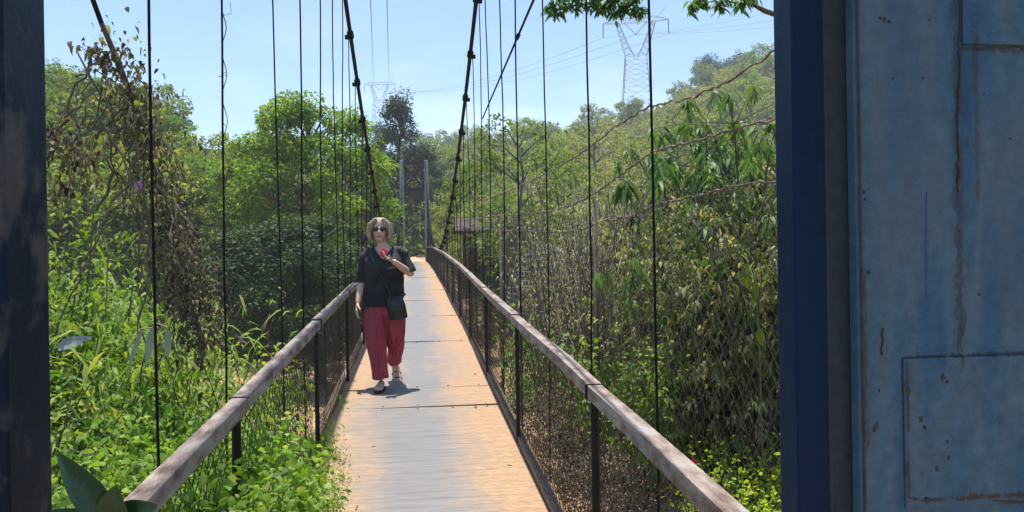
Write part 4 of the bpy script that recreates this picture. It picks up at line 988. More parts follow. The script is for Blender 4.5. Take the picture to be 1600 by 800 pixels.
# ------------------------------------------------------------------ dead vine on the left stay
stay = [P(138, -20, 3.6), P(158, 35, 3.7), P(178, 82, 3.8)]
low = [P(205, 150, 4.0), P(240, 260, 4.4), P(285, 420, 4.9), P(318, 545, 5.2)]
ext = [stay[0] + (stay[0] - stay[1]) * k for k in (3, 1.5)]
mb = MB(); mb.tube(ext + stay, 0.012, 6)
vine = empty('dead_vine', (0, 0, 0), 'brown withered vine hanging down the slanting stay cable at left', 'vine')
sc_ = mb.build('stay_cable', M['cable'], smooth=True); tag(sc_, 'short black stay cable slanting down into the dead vine at upper left', 'cable')
mb = MB(); mb.tube(stay[1:] + low, [0.012, 0.014, 0.016, 0.018, 0.018, 0.02], 6)
def wiggle(a, b_, n, amp):
    pts = [a.lerp(b_, k / n) for k in range(n + 1)]
    return [p + Vector((rnd.uniform(-amp, amp), rnd.uniform(-amp, amp), rnd.uniform(-amp, amp))) * (0 < k < n) for k, p in enumerate(pts)]
for i in range(30):
    a = rnd.choice(stay[2:] + low[:3]) + Vector((rnd.uniform(-.15, .15), rnd.uniform(-.2, .2), rnd.uniform(-.3, 0))); b_ = a + Vector((rnd.uniform(-.35, .35), rnd.uniform(-.3, .3), rnd.uniform(-.9, -.1)))
    mb.tube(wiggle(a, b_, 8, 0.03), rnd.uniform(0.002, 0.005), 4)
for a, b_ in (((150, 215), (205, 170)), ((75, 215), (128, 165)), ((118, 120), (172, 80)), ((150, 330), (190, 200)), ((75, 250), (150, 70))):
    A, B = P(*a, 3.9), P(*b_, 3.9); mb.tube(wiggle(A, B, 8, 0.02), 0.006, 5)
mb.build('stems', M['bark'], vine, smooth=True)
def curtain(points, n, spread, L, W, seed):
    rg = np.random.default_rng(seed); pts = np.array([tuple(p) for p in points]); i = rg.integers(0, len(pts) - 1, n); t = rg.random(n)[:, None]
    p = pts[i] * (1 - t) + pts[i + 1] * t + rg.normal(0, 1, (n, 3)) * np.array(spread)
    # gather in tufts
    tuft = rg.integers(0, 60, n); off = rg.normal(0, 1, (60, 3)) * np.array(spread) * 1.2
    p = p * 0.55 + (pts[i] * (1 - t) + pts[i + 1] * t + off[tuft]) * 0.45
    d = unit(rg.normal(0, 0.7, (n, 3)) + np.array([0, 0, -0.8]))
    return leaves(p, d, L * rg.uniform(.5, 1.3, n), W * rg.uniform(.6, 1.3, n), 0.4, rg.random(n), 0.5, rg=rg)
me = join_leaves('dead_leaves', [curtain([stay[2]] + low[:2], 420, (.07, .15, .09), 0.026, 0.015, 3), curtain(low[:3] + [P(300, 480, 5.0)], 1700, (.075, .18, .12), 0.028, 0.017, 13), curtain([P(95, 210, 4), P(120, 240, 4), P(110, 290, 4.2)], 240, (.06, .12, .08), 0.042, 0.022, 4), curtain([P(145, 80, 3.8), P(170, 90, 3.8)], 70, (.05, .08, .03), 0.034, 0.02, 5), curtain([P(255, 330, 4.4), P(290, 450, 4.9), P(318, 530, 5)], 1500, (.10, .2, .16), 0.036, 0.02, 6)])
obj('dead_leaves', me, G6, vine)
# green leaves twined on the same vine
me = join_leaves('living_leaves', [curtain([P(185, 100, 4), P(215, 200, 4.1), P(250, 330, 4.5)], 380, (.13, .2, .14), 0.034, 0.026, 8)])
obj('living_leaves', me, G7, vine)

# tufts wound on one hanger
# purple flower
def flower(name, p, r, m_, label, cat='flower'):
    root = empty(name, p, label, cat)
    mb = MB()
    for k in range(5):
        a = 2 * math.pi * k / 5 + 0.3; d = Vector((math.cos(a), -0.25, math.sin(a))); s_ = Vector((-math.sin(a), 0, math.cos(a)))
        n = len(mb.v)
        mb.v += [Vector((0, 0, 0)), d * r * 0.6 + s_ * r * 0.42, d * r * 1.05 + s_ * r * 0.25, d * r * 1.1 - s_ * r * 0.25, d * r * 0.6 - s_ * r * 0.42]
        mb.f.append([n, n + 1, n + 2, n + 3, n + 4])
    mb.build('petals', m_, root)
    MB().ell((0, -0.1 * r, 0), (r * .2, r * .25, r * .2), 8, 6).build('flower_centre', M['kerb'], root, smooth=True)
    MB().tube([(0, 0.02 * 1, 0), (0.01, 0.06, -0.05), (0.0, 0.10, -0.16)], 0.003, 4).build('stalk', M['greenstem'], root, smooth=True)
m_, n_, b_, o_ = newmat('purple_petal'); b_.inputs['Base Color'].default_value = (0.50, 0.20, 0.62, 1)
flower('morning_glory', P(218, 290, 4.0), 0.022, m_, 'single pale purple flower on the vine left of the bridge')
m_, n_, b_, o_ = newmat('red_petal'); b_.inputs['Base Color'].default_value = (0.60, 0.02, 0.03, 1)
flower('red_flower', P(1082, 722, 2.7), 0.016, m_, 'tiny red flower just above the lower right handrail')

# big leaves in the lower left corner
def big_leaf_mesh(L, W, curl=0.25, nseg=10, cup=0.22, ripple=0.0):
    mb = MB()
    for i in range(nseg + 1):
        t = i / nseg; wd = W * math.sin(math.pi * min(1, t * 0.93 + 0.05)) ** 0.75 * (1 - 0.35 * t); y = L * t; z = -curl * L * t * t
        for k in range(7):
            s_ = (k - 3) / 3; mb.v.append(Vector((s_ * wd / 2, y, z + cup * abs(s_) * wd / 2 + ripple * math.sin(i * 2.6) * abs(s_))))
    for i in range(nseg):
        for k in range(6):
            a = i * 7 + k; mb.f.append([a, a + 1, a + 8, a + 7])
    return mb.mesh('blade', True)
MBIG = noisemat('big_leaf', [(0.018, 0.055, 0.022), (0.035, 0.095, 0.03)], 9, 0.35, (1, 1, 1), 0.25, 30)
MSIL = noisemat('pale_leaf', [(0.16, 0.22, 0.13), (0.34, 0.40, 0.26)], 10, 0.55)
MGRY = noisemat('silvery_leaf', [(0.16, 0.20, 0.18), (0.34, 0.38, 0.34)], 18, 0.4)
def aim(o_, d, up=(0, 0, 1)):
    d = Vector(d).normalized(); s_ = d.cross(Vector(up)).normalized(); u = s_.cross(d)
    o_.rotation_euler = Matrix((s_, d, u)).transposed().to_euler()
bp_ = empty('broad_leaf_plant', P(180, 830, 1.7), 'dark broad-leaved plant poking up in the lower left corner beside the handrail', 'plant')
base = P(180, 830, 1.7)
for tip, L_, W_, ups in (((92, 712), 0.19, 0.075, (0.4, -1, .2)), ((238, 792), 0.12, 0.10, (0.1, -1, .5)), ((175, 765), 0.11, 0.09, (-0.2, -1, .3)), ((70, 800), .16, .06, (0, -1, .4))):
    tp_ = P(*tip, 1.66); o_ = obj('leaf', big_leaf_mesh((tp_ - base).length, W_, 0.12), MBIG, bp_); aim(o_, tp_ - base, ups)
MB().tube([(0, 0, 0), (0.01, 0.02, -0.15), (0, 0.03, -0.5)], 0.006, 6).build('stalk', M['greenstem'], bp_, smooth=True)
pl = empty('pale_leaf_sprig', P(245, 505, 3.3), 'sprig of three pale hanging leaves in front of the dark hanger at left', 'plant')
b0 = P(245, 505, 3.3)
for (a, bt, wd) in (((238, 512), (228, 572), .038), ((262, 515), (262, 560), .032), ((222, 515), (200, 575), .024)):
    A, B = P(*a, 3.3), P(*bt, 3.28); o_ = obj('leaf', big_leaf_mesh((B - A).length, wd, 0.02), MSIL, pl); o_.location = A - b0; aim(o_, B - A, (0.1, -1, 0.1))
MB().tube([P(262, 512, 3.3) - b0, Vector((0, 0, 0)), P(238, 512, 3.3) - b0, P(220, 514, 3.3) - b0], 0.003, 4).build('twig', M['palebark'], pl)
bl = obj('silvery_leaf', big_leaf_mesh(0.12, 0.06, 0.6, ripple=0.008), MGRY); bl.location = P(90, 545, 3.4); aim(bl, P(138, 515, 3.35) - P(90, 545, 3.4), (0.2, -1, .5)); tag(bl, 'large silvery grey leaf curled among the ferns by the left post', 'leaf')

# ------------------------------------------------------------------ overhanging branches at the top
def branch_tree():
    root = empty('overhanging_tree', (4.6, 4.6, Hs(4.6, 4.6)), 'tree off to the right whose leafy branches hang into the sky above the bridge', 'tree')
    base = root.location.copy(); mb = MB()
    top = Vector((4.4, 5.0, 6.2)); tk = [base * 1.0 - Vector((0, 0, .3)), Vector((4.7, 4.8, 2.5)), Vector((4.5, 5.0, 4.5)), top]
    mb.tube([p - base for p in tk], [0.16, 0.14, 0.10, 0.05], 8); mb.build('trunk', M['bark'], root, smooth=True)
    parts = []; rg = np.random.default_rng(77)
    lines = [([Vector((4.55, 5.0, 4.3)), P(1215, 24, 5.0), P(1195, 17, 5.0), P(1178, 8, 5.0), P(1160, -2, 5.0)], 0.028),
             ([P(1178, 8, 5.0), P(1140, 3, 5.0), P(1110, 3, 4.95), P(1085, 6, 4.9)], 0.008),
             ([Vector((4.5, 5.0, 5.0)), P(1120, -75, 5.4), P(1000, -35, 5.4), P(960, -10, 5.4), P(920, 5, 5.4), P(890, 10, 5.4), P(865, 18, 5.4)], 0.02),
             ([P(960, -10, 5.4), P(985, 5, 5.4), P(1000, 14, 5.4)], 0.006)]
    mb = MB()
    for pts, r in lines: mb.tube([p - base for p in pts], [r * (1 - 0.75 * i / (len(pts) - 1)) for i in range(len(pts))], 6)
    mb.build('branches', M['bark'], root, smooth=True)
    tufts = [(862, 8, 26), (868, 20, 16), (885, 4, 22), (905, 8, 20), (925, 5, 22), (940, 12, 20), (955, 8, 26), (965, 22, 20), (972, 12, 20), (985, 10, 20), (998, 14, 16), (1003, 20, 9), (870, -8, 20), (900, -8, 24), (930, -6, 22), (960, -6, 24), (990, -4, 18),
             (1080, 12, 9), (1084, 4, 9), (1100, 3, 11), (1118, 4, 10), (1127, 14, 9), (1140, 3, 10), (1155, 0, 12), (1160, 6, 9), (1175, -2, 14), (1095, -3, 12), (1130, -6, 14)]
    for (px, py, n) in tufts:
        Y_ = 5.4 if px < 1020 else 4.95
        c = P(px, py, Y_) - base; n = int(n * 1.5)
        a = rg.random(n) * 6.28; d = np.stack([np.cos(a), np.sin(a), rg.uniform(-0.9, 0.1, n)], -1)
        p = np.array(tuple(c)) + rg.normal(0, 0.018, (n, 3))
        parts.append(leaves(p, d, 0.062 * rg.uniform(.6, 1.3, n), 0.026, 0.5, rg.random(n), rg=rg))
    obj('leaves', join_leaves('leaves', parts), G9, root)
branch_tree()

# ------------------------------------------------------------------ lattice pylons and power lines
def pylon():
    root = empty('lattice_pylon')
    mb = MB(); r = 0.11
    hw = lambda z: 8.2 + (5.2 - 8.2) * z / 40        # half width of body
    levels = [0, 9, 17, 24, 30, 35, 40]
    for z0, z1 in zip(levels[:-1], levels[1:]):
        a, b_ = hw(z0), hw(z1)
        c0 = [(-a, -a), (a, -a), (a, a), (-a, a)]; c1 = [(-b_, -b_), (b_, -b_), (b_, b_), (-b_, b_)]
        for k in range(4):
            k2 = (k + 1) % 4
            mb.tube([(*c0[k], z0), (*c1[k], z1)], r * 1.4, 4); mb.tube([(*c0[k], z0), (*c1[k2], z1)], r * 0.8, 4); mb.tube([(*c0[k2], z0), (*c1[k], z1)], r * 0.8, 4); mb.tube([(*c1[k], z1), (*c1[k2], z1)], r * 0.8, 4)
    mb.build('body', M['galv'], root)
    for sx in (-1, 1):
        mb = MB(); n = 6
        out_ = lambda t: 3.6 + 5.0 * math.sin(t * math.pi / 2)
        prev = None
        for i in range(n + 1):
            t_ = i / n; z_ = 40 + 17 * t_; xo = sx * (5.2 + 4.5 * t_); xi = sx * (0.4 + 7.6 * t_ ** 0.8); cur = (xo, xi, z_)
            if prev:
                for yy in (-1.4, 1.4):
                    mb.tube([(prev[0], yy, prev[2]), (xo, yy, z_)], r * 1.2, 4); mb.tube([(prev[1], yy, prev[2]), (xi, yy, z_)], r * 1.2, 4)
                    mb.tube([(prev[0], yy, prev[2]), (xi, yy, z_)], r * .7, 4); mb.tube([(prev[1], yy, prev[2]), (xo, yy, z_)], r * .7, 4)
            prev = cur
        mb.build('window_leg', M['galv'], root)
        mb = MB(); mb.tube([(sx * 9.5, 0, 58), (sx * 15, 0, 64)], r, 4); mb.build('peak', M['galv'], root)
    mb = MB()
    for yy in (-1, 1): mb.tube([(-16, 0, 57.4), (-9, yy, 57), (9, yy, 57), (16, 0, 57.4)], r * 1.3, 4); mb.tube([(-16, 0, 57.6), (-9, yy, 59.5), (9, yy, 59.5), (16, 0, 57.6)], r * 1.2, 4)
    for i in range(18): mb.tube([(-9 + i, -1 + 2 * (i % 2), 57), (-8 + i, -1 + 2 * (i % 2), 59.5)], r * .7, 4)
    mb.build('crossarm', M['galv'], root)
    for x_ in (-16, 16):
        MB().tube([(x_, 0, 57.4), (x_, 0, 50.5)], 0.28, 6).build('insulator', M['galv'], root)
    MB().tube([(-5.5, 0, 57), (0, 0, 51)], 0.2, 5).tube([(5.5, 0, 57), (0, 0, 51)], 0.2, 5).build('insulator', M['galv'], root)
    return root
D1, D2 = 370.0, 800.0
py1 = pylon(); tag(py1, 'tall steel lattice pylon rising over the right hillside', 'pylon')
c1 = P(993, 32, D1); py1.location = (c1.x, D1, c1.z - 58); py1.rotation_euler = (0, 0, R(-18))
py2 = copy_tree(py1); tag(py2, 'distant lattice pylon showing between the left main cable and the evergreen', 'pylon')
c2 = P(593, 131, D2); py2.location = (c2.x, D2, c2.z - 58); py2.rotation_euler = (0, 0, R(-12))
bpy.context.view_layer.update()
def world_pt(root, x_, z_): return root.matrix_world @ Vector((x_, 0, z_))
nxt = {-16: P(1330, -12, 300), 0: P(1400, -8, 290), 16: P(1480, -2, 280)}
def line(A, B, sag, r, label, n=28, grp=None):
    mb = MB(); pts = [A.lerp(B, k / n) + Vector((0, 0, -4 * sag * (k / n) * (1 - k / n))) for k in range(n + 1)]
    mb.tube(pts, r, 4); o_ = mb.build('power_line', M['galv'], smooth=True); tag(o_, label, 'power line', grp)
for x_, w_ in ((-16, 'uppermost'), (0, 'middle'), (16, 'lowest')):
    zz = 51 if x_ == 0 else 50.5
    line(world_pt(py1, x_, zz), world_pt(py2, x_, zz), 11, 0.10, '%s of the three power lines sloping down left of the near pylon' % w_)
    line(world_pt(py1, x_, zz), nxt[x_], 3, 0.07, '%s of the three power lines running right from the near pylon' % w_)
for (a, w_) in (((578, -30), 'left'), ((604, -30), 'right')):
    A = P(*a, 90); B = world_pt(py2, -6 if w_ == 'left' else 10, 64); line(A, B, 6, 0.06, '%s of two faint power lines dropping steeply to the distant pylon' % w_)

# ------------------------------------------------------------------ rusty shack on the far bank
sh = empty('shack', (P(765, 385, 47).x, 47, Hs(P(765, 385, 47).x, 47)), 'small brown open shack with thatched roof on the far right bank', 'shack')
M['brown'] = noisemat('brown_boards', [(0.10, 0.05, 0.035), (0.20, 0.11, 0.075)], 3, 0.9, (1, 1, .2), .3)
M['thatch'] = noisemat('old_thatch', [(0.05, 0.032, 0.026), (0.12, 0.085, 0.07)], 5, 0.95, (1, 6, 1), .5)
zt_ = P(735, 360, 47).z - sh.location.z
for x_ in (-1.5, -0.2, 1.3, 2.0):
    for y_ in (-1, 1):
        MB().box((x_, y_, zt_ / 2 - 0.2), (0.18, 0.18, zt_ + 0.4)).build('post', M['brown'], sh)
MB().box((-1.1, 1.0, zt_ * 0.4), (0.9, 0.05, zt_ * 0.9)).build('board_wall', M['brown'], sh)
for s_ in (-1, 1):
    mb = MB(); mb.v = [Vector((-2.1, 0, zt_ + 0.75)), Vector((2.6, 0, zt_ + 0.7)), Vector((2.7, s_ * 1.7, zt_ - 0.1)), Vector((-2.2, s_ * 1.7, zt_ - 0.05)), Vector((-2.1, 0, zt_ + 0.65)), Vector((2.6, 0, zt_ + 0.6)), Vector((2.7, s_ * 1.7, zt_ - 0.2)), Vector((-2.2, s_ * 1.7, zt_ - 0.15))]
    mb.f = [[0, 1, 2, 3], [7, 6, 5, 4], [0, 3, 7, 4], [1, 5, 6, 2], [2, 6, 7, 3], [0, 4, 5, 1]]
    mb.build('roof', M['thatch'], sh)

# ------------------------------------------------------------------ the woman
WY = 7.65
wp = P(603, 612, WY); WL = Vector((wp.x, WY, dz(WY)))
woman = empty('person', WL, 'woman in black blouse and wide red trousers walking towards the camera on the bridge', 'person')
M['skin'] = noisemat('skin', [(0.56, 0.35, 0.27), (0.68, 0.45, 0.35)], 6, 0.5)
M['hair'] = noisemat('blonde_hair', [(0.17, 0.12, 0.08), (0.40, 0.31, 0.22), (0.62, 0.53, 0.42)], 22, 0.5, (3, 3, .4), .5, 60)
M['blouse'] = noisemat('black_blouse', [(0.008, 0.008, 0.011), (0.018, 0.017, 0.022)], 8, 0.75, bump=.3)
M['trouser'] = noisemat('red_trousers', [(0.27, 0.03, 0.055), (0.42, 0.07, 0.10)], 5, 0.85, (4, 4, .4), .35, 14)
M['glass'] = noisemat('dark_lens', [(0.01, 0.008, 0.008), (0.02, 0.012, 0.012)], 3, 0.12)
M['sandal'] = noisemat('sandal', [(0.03, 0.02, 0.018), (0.06, 0.04, 0.035)], 8, 0.7)
M['bag'] = noisemat('teal_black_bag', [(0.008, 0.015, 0.022), (0.016, 0.027, 0.038)], 8, 0.45, bump=.2)
M['phone'] = noisemat('red_case', [(0.62, 0.02, 0.035), (0.70, 0.04, 0.05)], 3, 0.35)
M['lips'] = noisemat('lips', [(0.42, 0.12, 0.11), (0.46, 0.15, 0.13)], 3, 0.4)

def remesh(mb, name, vox, m_, parent, smooth_it=3, disp=None):
    me = mb.mesh(name + '_src'); o_ = bpy.data.objects.new(name + '_src', me); col.objects.link(o_)
    r_ = o_.modifiers.new('r', 'REMESH'); r_.mode = 'VOXEL'; r_.voxel_size = vox; r_.use_smooth_shade = True
    s_ = o_.modifiers.new('s', 'SMOOTH'); s_.factor = 0.5; s_.iterations = smooth_it
    dg = bpy.context.evaluated_depsgraph_get(); dg.update()
    m2 = bpy.data.meshes.new_from_object(o_.evaluated_get(dg)); bpy.data.objects.remove(o_)
    m2.name = name
    if disp is not None:
        n = len(m2.vertices); c = np.zeros(n * 3); nn = np.zeros(n * 3); m2.vertices.foreach_get('co', c); m2.vertices.foreach_get('normal', nn)
        c = c.reshape(-1, 3); nn = nn.reshape(-1, 3); c = c + nn * disp(c)[:, None]; m2.vertices.foreach_set('co', c.ravel().astype(np.float32)); m2.update()
    m2.polygons.foreach_set('use_smooth', [True] * len(m2.polygons))
    return obj(name, m2, m_, parent)

def limb(mb, pts, rs, n=14): mb.tube(pts, rs, n)
# joints (x = image right, y = away from camera, z up), metres
body = MB()
head_c = Vector((-0.035, -0.02, 1.535))
body.ell(head_c + Vector((0, 0.015, 0.02)), (0.072, 0.092, 0.098), 24, 16)
body.ell(head_c + Vector((0, -0.02, -0.045)), (0.056, 0.068, 0.072), 20, 12)       # jaw
body.ell(head_c + Vector((0, -0.073, -0.095)), (0.022, 0.020, 0.018), 10, 8)       # chin
body.loft([(head_c + Vector((0, -0.080, 0.020)), .008, .010), (head_c + Vector((0, -0.092, -0.008)), .011, .013), (head_c + Vector((0, -0.104, -0.030)), .015, .013), (head_c + Vector((0, -0.088, -0.038)), .012, .010)], 10)  # nose
for s_ in (-1, 1):
    body.ell(head_c + Vector((s_ * 0.076, 0.012, -0.01)), (0.010, 0.020, 0.030), 10, 8)   # ears
    body.ell(head_c + Vector((s_ * 0.036, -0.062, -0.035)), (0.022, 0.020, 0.020), 10, 8)  # cheeks
limb(body, [(-0.03, 0.02, 1.50), (-0.015, 0.02, 1.42), (0.0, 0.02, 1.34)], [0.052, 0.050, 0.066])
body.loft([((0, 0.01, 0.82), .165, .115), ((0, 0.0, 0.95), .155, .115), ((0, 0.0, 1.08), .155, .11), ((0, 0, 1.22), .150, .112), ((0, 0.01, 1.31), .125, .078), ((-.005, 0.02, 1.37), .08, .06)], 24)
# her right arm (image left) hanging, slightly away
def hand(mb, wrist, d, palm_n, curl=0.35, thumb_side=1, sc=1.0):
    """palm, four fingers and a thumb; d = pointing direction, palm_n = out of the palm"""
    d = Vector(d).normalized(); pn = Vector(palm_n); pn = (pn - d * pn.dot(d)).normalized(); s_ = d.cross(pn).normalized()
    w_ = Vector(wrist)
    mb.loft([(w_, .024 * sc, .017 * sc, s_, pn), (w_ + d * 0.03 * sc, .033 * sc, .016 * sc, s_, pn), (w_ + d * 0.085 * sc, .040 * sc, .015 * sc, s_, pn), (w_ + d * 0.098 * sc, .036 * sc, .011 * sc, s_, pn)], 12)
    for i, (o_, L_) in enumerate(((-0.030, .066), (-0.010, .078), (0.011, .073), (0.031, .058))):
        a = w_ + d * 0.088 * sc + s_ * o_ * sc; q = [a]; dd = d.copy()
        for k in range(3):
            dd = (dd * math.cos(curl) + pn * math.sin(curl)).normalized(); q.append(q[-1] + dd * L_ * sc * (0.45, 0.32, 0.26)[k])
        mb.tube(q, [.0098 * sc, .0092 * sc, .0085 * sc, .0065 * sc], 8)
    a = w_ + d * 0.03 * sc + s_ * thumb_side * 0.026 * sc
    td = (d * 0.75 + s_ * thumb_side * 0.65 + pn * 0.3).normalized(); td2 = (td + d * 0.4 + pn * 0.4).normalized()
    mb.tube([a, a + td * 0.035 * sc, a + td * 0.035 * sc + td2 * 0.03 * sc, a + td * 0.035 * sc + td2 * 0.048 * sc], [.0135 * sc, .012 * sc, .010 * sc, .0075 * sc], 8)
rs_, re_, rw_ = Vector((-0.165, 0.01, 1.30)), Vector((-0.215, 0.02, 1.045)), Vector((-0.250, -0.10, 0.83))
limb(body, [(-.08, .01, 1.32), rs_, (rs_ + re_) / 2, re_, re_.lerp(rw_, .35), rw_], [.040, .040, .040, .038, .037, .025])
hand(body, rw_, (-0.12, -0.35, -0.9), (0.9, 0.1, -0.1), 0.28, 1)
ls_, le_, lw_ = Vector((0.168, 0.01, 1.30)), Vector((0.255, -0.02, 1.10)), Vector((0.100, -0.205, 1.225))
limb(body, [(.08, .01, 1.32), ls_, (ls_ + le_) / 2, le_, le_.lerp(lw_, .35), lw_], [.040, .040, .040, .040, .038, .026])
hd = Vector((-0.72, -0.30, 0.38)).normalized()
hand(body, lw_, hd, (-0.25, -0.2, 0.9), 0.42, -1)
# legs
hipR, kneeR, ankR = Vector((-0.075, 0, 0.86)), Vector((-0.060, -0.10, 0.48)), Vector((-0.038, -0.12, 0.085))
hipL, kneeL, ankL = Vector((0.075, 0, 0.86)), Vector((0.085, 0.03, 0.49)), Vector((0.088, 0.30, 0.19))
for h_, k_, a_ in ((hipR, kneeR, ankR), (hipL, kneeL, ankL)):
    limb(body, [h_, h_.lerp(k_, .5), k_, k_.lerp(a_, .35), a_], [.088, .07, .052, .05, .033])
# feet
def foot(mb, ank, d, up, L_=0.23):
    d = Vector(d).normalized(); up = Vector(up); up = (up - d * up.dot(d)).normalized(); s_ = d.cross(up)
    a = Vector(ank) - up * 0.055
    rings = []
    for t_, wd, ht, lift in ((-.22, .026, .022, .004), (-.05, .032, .034, .012), (.2, .033, .036, .014), (.45, .040, .026, .006), (.68, .045, .019, .000), (.84, .040, .014, -.003), (.95, .026, .010, -.005)):
        rings.append((a + d * (t_ * L_) + up * lift, wd, ht, s_, up))
    mb.loft(rings, 16)
    for i in range(5):
        o_ = (i - 2) * 0.017; p = a + d * (0.80 * L_ - abs(i - 1.0) * 0.008) + s_ * o_ - up * 0.004; mb.tube([p, p + d * 0.022, p + d * 0.036], [.0095, .009, .006], 8)
    return a, d, up, s_
fR = foot(body, ankR, (-0.10, -1, -0.02), (0, 0, 1))
fL = foot(body, ankL, (0.12, -0.62, -0.85), (0, -0.85, 0.62))
remesh(body, 'body', 0.0055, M['skin'], woman, 3)
# face details
fc = head_c
MB().ell(fc + Vector((0, -0.0865, -0.066)), (0.026, 0.007, 0.008), 14, 8).build('lips', M['lips'], woman, smooth=True)
g = MB()
for s_ in (-1, 1): g.ell(fc + Vector((s_ * 0.033, -0.088, 0.006)), (0.030, 0.007, 0.0215), 18, 10)
g.tube([fc + Vector((-0.012, -0.093, 0.012)), fc + Vector((0, -0.096, 0.015)), fc + Vector((0.012, -0.093, 0.012))], 0.003, 6)
for s_ in (-1, 1): g.tube([fc + Vector((s_ * 0.061, -0.083, 0.012)), fc + Vector((s_ * 0.077, -0.05, 0.012)), fc + Vector((s_ * 0.080, 0.01, 0.008))], 0.003, 6)
g.build('sunglasses', M['glass'], woman, smooth=True)
# hair: cap and two falls
hb = MB()
hb.ell(fc + Vector((0, 0.028, 0.032)), (0.096, 0.104, 0.092), 24, 14)
hb.ell(fc + Vector((0, 0.06, -0.03)), (0.085, 0.06, 0.10), 20, 12)
for s_ in (-1, 1):
    for j in range(4):
        y0 = -0.035 + j * 0.024
        hb.tube([fc + Vector((s_ * 0.030, y0 - 0.02, 0.108)), fc + Vector((s_ * 0.086, y0 - .012, 0.055)), fc + Vector((s_ * (0.100 + .004 * j), y0, -0.01)), fc + Vector((s_ * 0.102, y0 + .006, -0.055)), fc + Vector((s_ * (0.088 + (.010 if j % 2 else 0)), y0 + .01, -0.100 - .008 * j))], [.018, .024, .023, .022, .012], 8)
hair = remesh(hb, 'hair', 0.006, M['hair'], woman, 2, lambda c: 0.003 * np.sin(c[:, 0] * 260 + 2 * np.sin(c[:, 2] * 30)) * np.cos(c[:, 1] * 210))
# cut the hair away from the face
def cull(o_, fn):
    import bmesh
    bm = bmesh.new(); bm.from_mesh(o_.data)
    bmesh.ops.delete(bm, geom=[v for v in bm.verts if fn(v.co)], context='VERTS'); bm.to_mesh(o_.data); bm.free()
cull(hair, lambda c: (abs(c.x - fc.x) < 0.062 and c.z < fc.z + 0.058 - 9.0 * (c.x - fc.x + .012) ** 2 and c.y < fc.y - 0.02))
# blouse: loose, with flounced elbow sleeves
def folds(c):
    return 0.011 * np.sin(c[:, 0] * 38 + 3 * np.sin(c[:, 2] * 9)) * sst(c[:, 2]) + 0.004 * np.sin(c[:, 2] * 45 + c[:, 0] * 20)
def sst(z): return np.clip((1.32 - z) / 0.4, 0, 1)
bb = MB()
bb.loft([((0.0, 0.0, 0.775), .200, .150), ((0.0, 0.0, 0.80), .198, .150), ((0.0, 0.0, 0.90), .200, .155), ((0, -.005, 1.02), .188, .155), ((0, -.02, 1.15), .190, .172), ((0, -.01, 1.24), .185, .145), ((0, 0.01, 1.31), .168, .10), ((0, 0.02, 1.355), .13, .078), ((-.002, .02, 1.375), .085, .07)], 32)
bb.tube([(-.07, .015, 1.315), (-.14, .012, 1.31), (-.185, .01, 1.28), (-.202, .01, 1.20), (-.212, .012, 1.12), (-.218, .012, 1.07), (-.222, .012, 1.02)], [.050, .054, .056, .056, .056, .060, .070], 18)
bb.tube([(.07, .015, 1.32), (.14, .012, 1.318), (.188, .008, 1.288), (.212, 0, 1.22), (.232, -.008, 1.16), (.245, -.015, 1.11)], [.050, .054, .056, .058, .062, .074], 18)
blouse = remesh(bb, 'blouse', 0.008, M['blouse'], woman, 2, folds)
cull(blouse, lambda c: (c.z > 1.345 and abs(c.x) < .075) or (c.z > 1.25 + 1.35 * abs(c.x + .005) and c.y < 0.0 and abs(c.x) < .085) or c.z < 0.782)
# trousers
def tf(c): return 0.009 * np.sin(np.arctan2(c[:, 1] - 0.0, c[:, 0] - np.where(c[:, 0] > 0.01, .09, -.07)) * 7 + c[:, 2] * 5) * np.clip((0.8 - c[:, 2]) / 0.4, 0.1, 1)
tb = MB()
tb.loft([((0, 0, 0.90), .155, .115), ((0, 0, 0.84), .175, .130), ((0, 0, 0.76), .190, .14), ((0, -.01, 0.70), .185, .135)], 32)
tb.loft([((-.088, 0, .78), .105, .125), ((-.095, -.03, .66), .108, .122), ((-.090, -.065, .50), .100, .110), ((-.070, -.09, .32), .092, .10), ((-.050, -.11, .16), .086, .092), ((-.045, -.115, .095), .088, .095)], 28)
tb.loft([((.088, 0, .78), .105, .125), ((.098, -.01, .66), .105, .118), ((.100, .02, .50), .094, .105), ((.096, .10, .37), .080, .10, (1, 0, 0), (0, .9, .35)), ((.090, .19, .27), .070, .095, (1, 0, 0), (0, .8, .6)), ((.088, .235, .225), .074, .098, (1, 0, 0), (0, .75, .65))], 28)
remesh(tb, 'trousers', 0.009, M['trouser'], woman, 2, tf)
# sandals
for (a, d, up, s_) in (fR, fL):
    mb = MB(); L_ = 0.23
    mb.loft([(a + d * (t_ * L_) - up * 0.030, wd, .008, s_, up) for t_, wd in ((-.32, .012), (-.22, .030), (0, .036), (.4, .043), (.7, .049), (.9, .042), (1.03, .018))], 14)
    for t_ in (0.42, 0.66):
        q = [a + d * (t_ * L_) + s_ * (0.047 * math.cos(k * math.pi / 6)) + up * (-0.022 + (0.052 if t_ < .5 else .040) * math.sin(k * math.pi / 6)) for k in range(7)]
        mb.tube(q, 0.007, 6)
    mb.build('sandal', M['sandal'], woman, smooth=True)
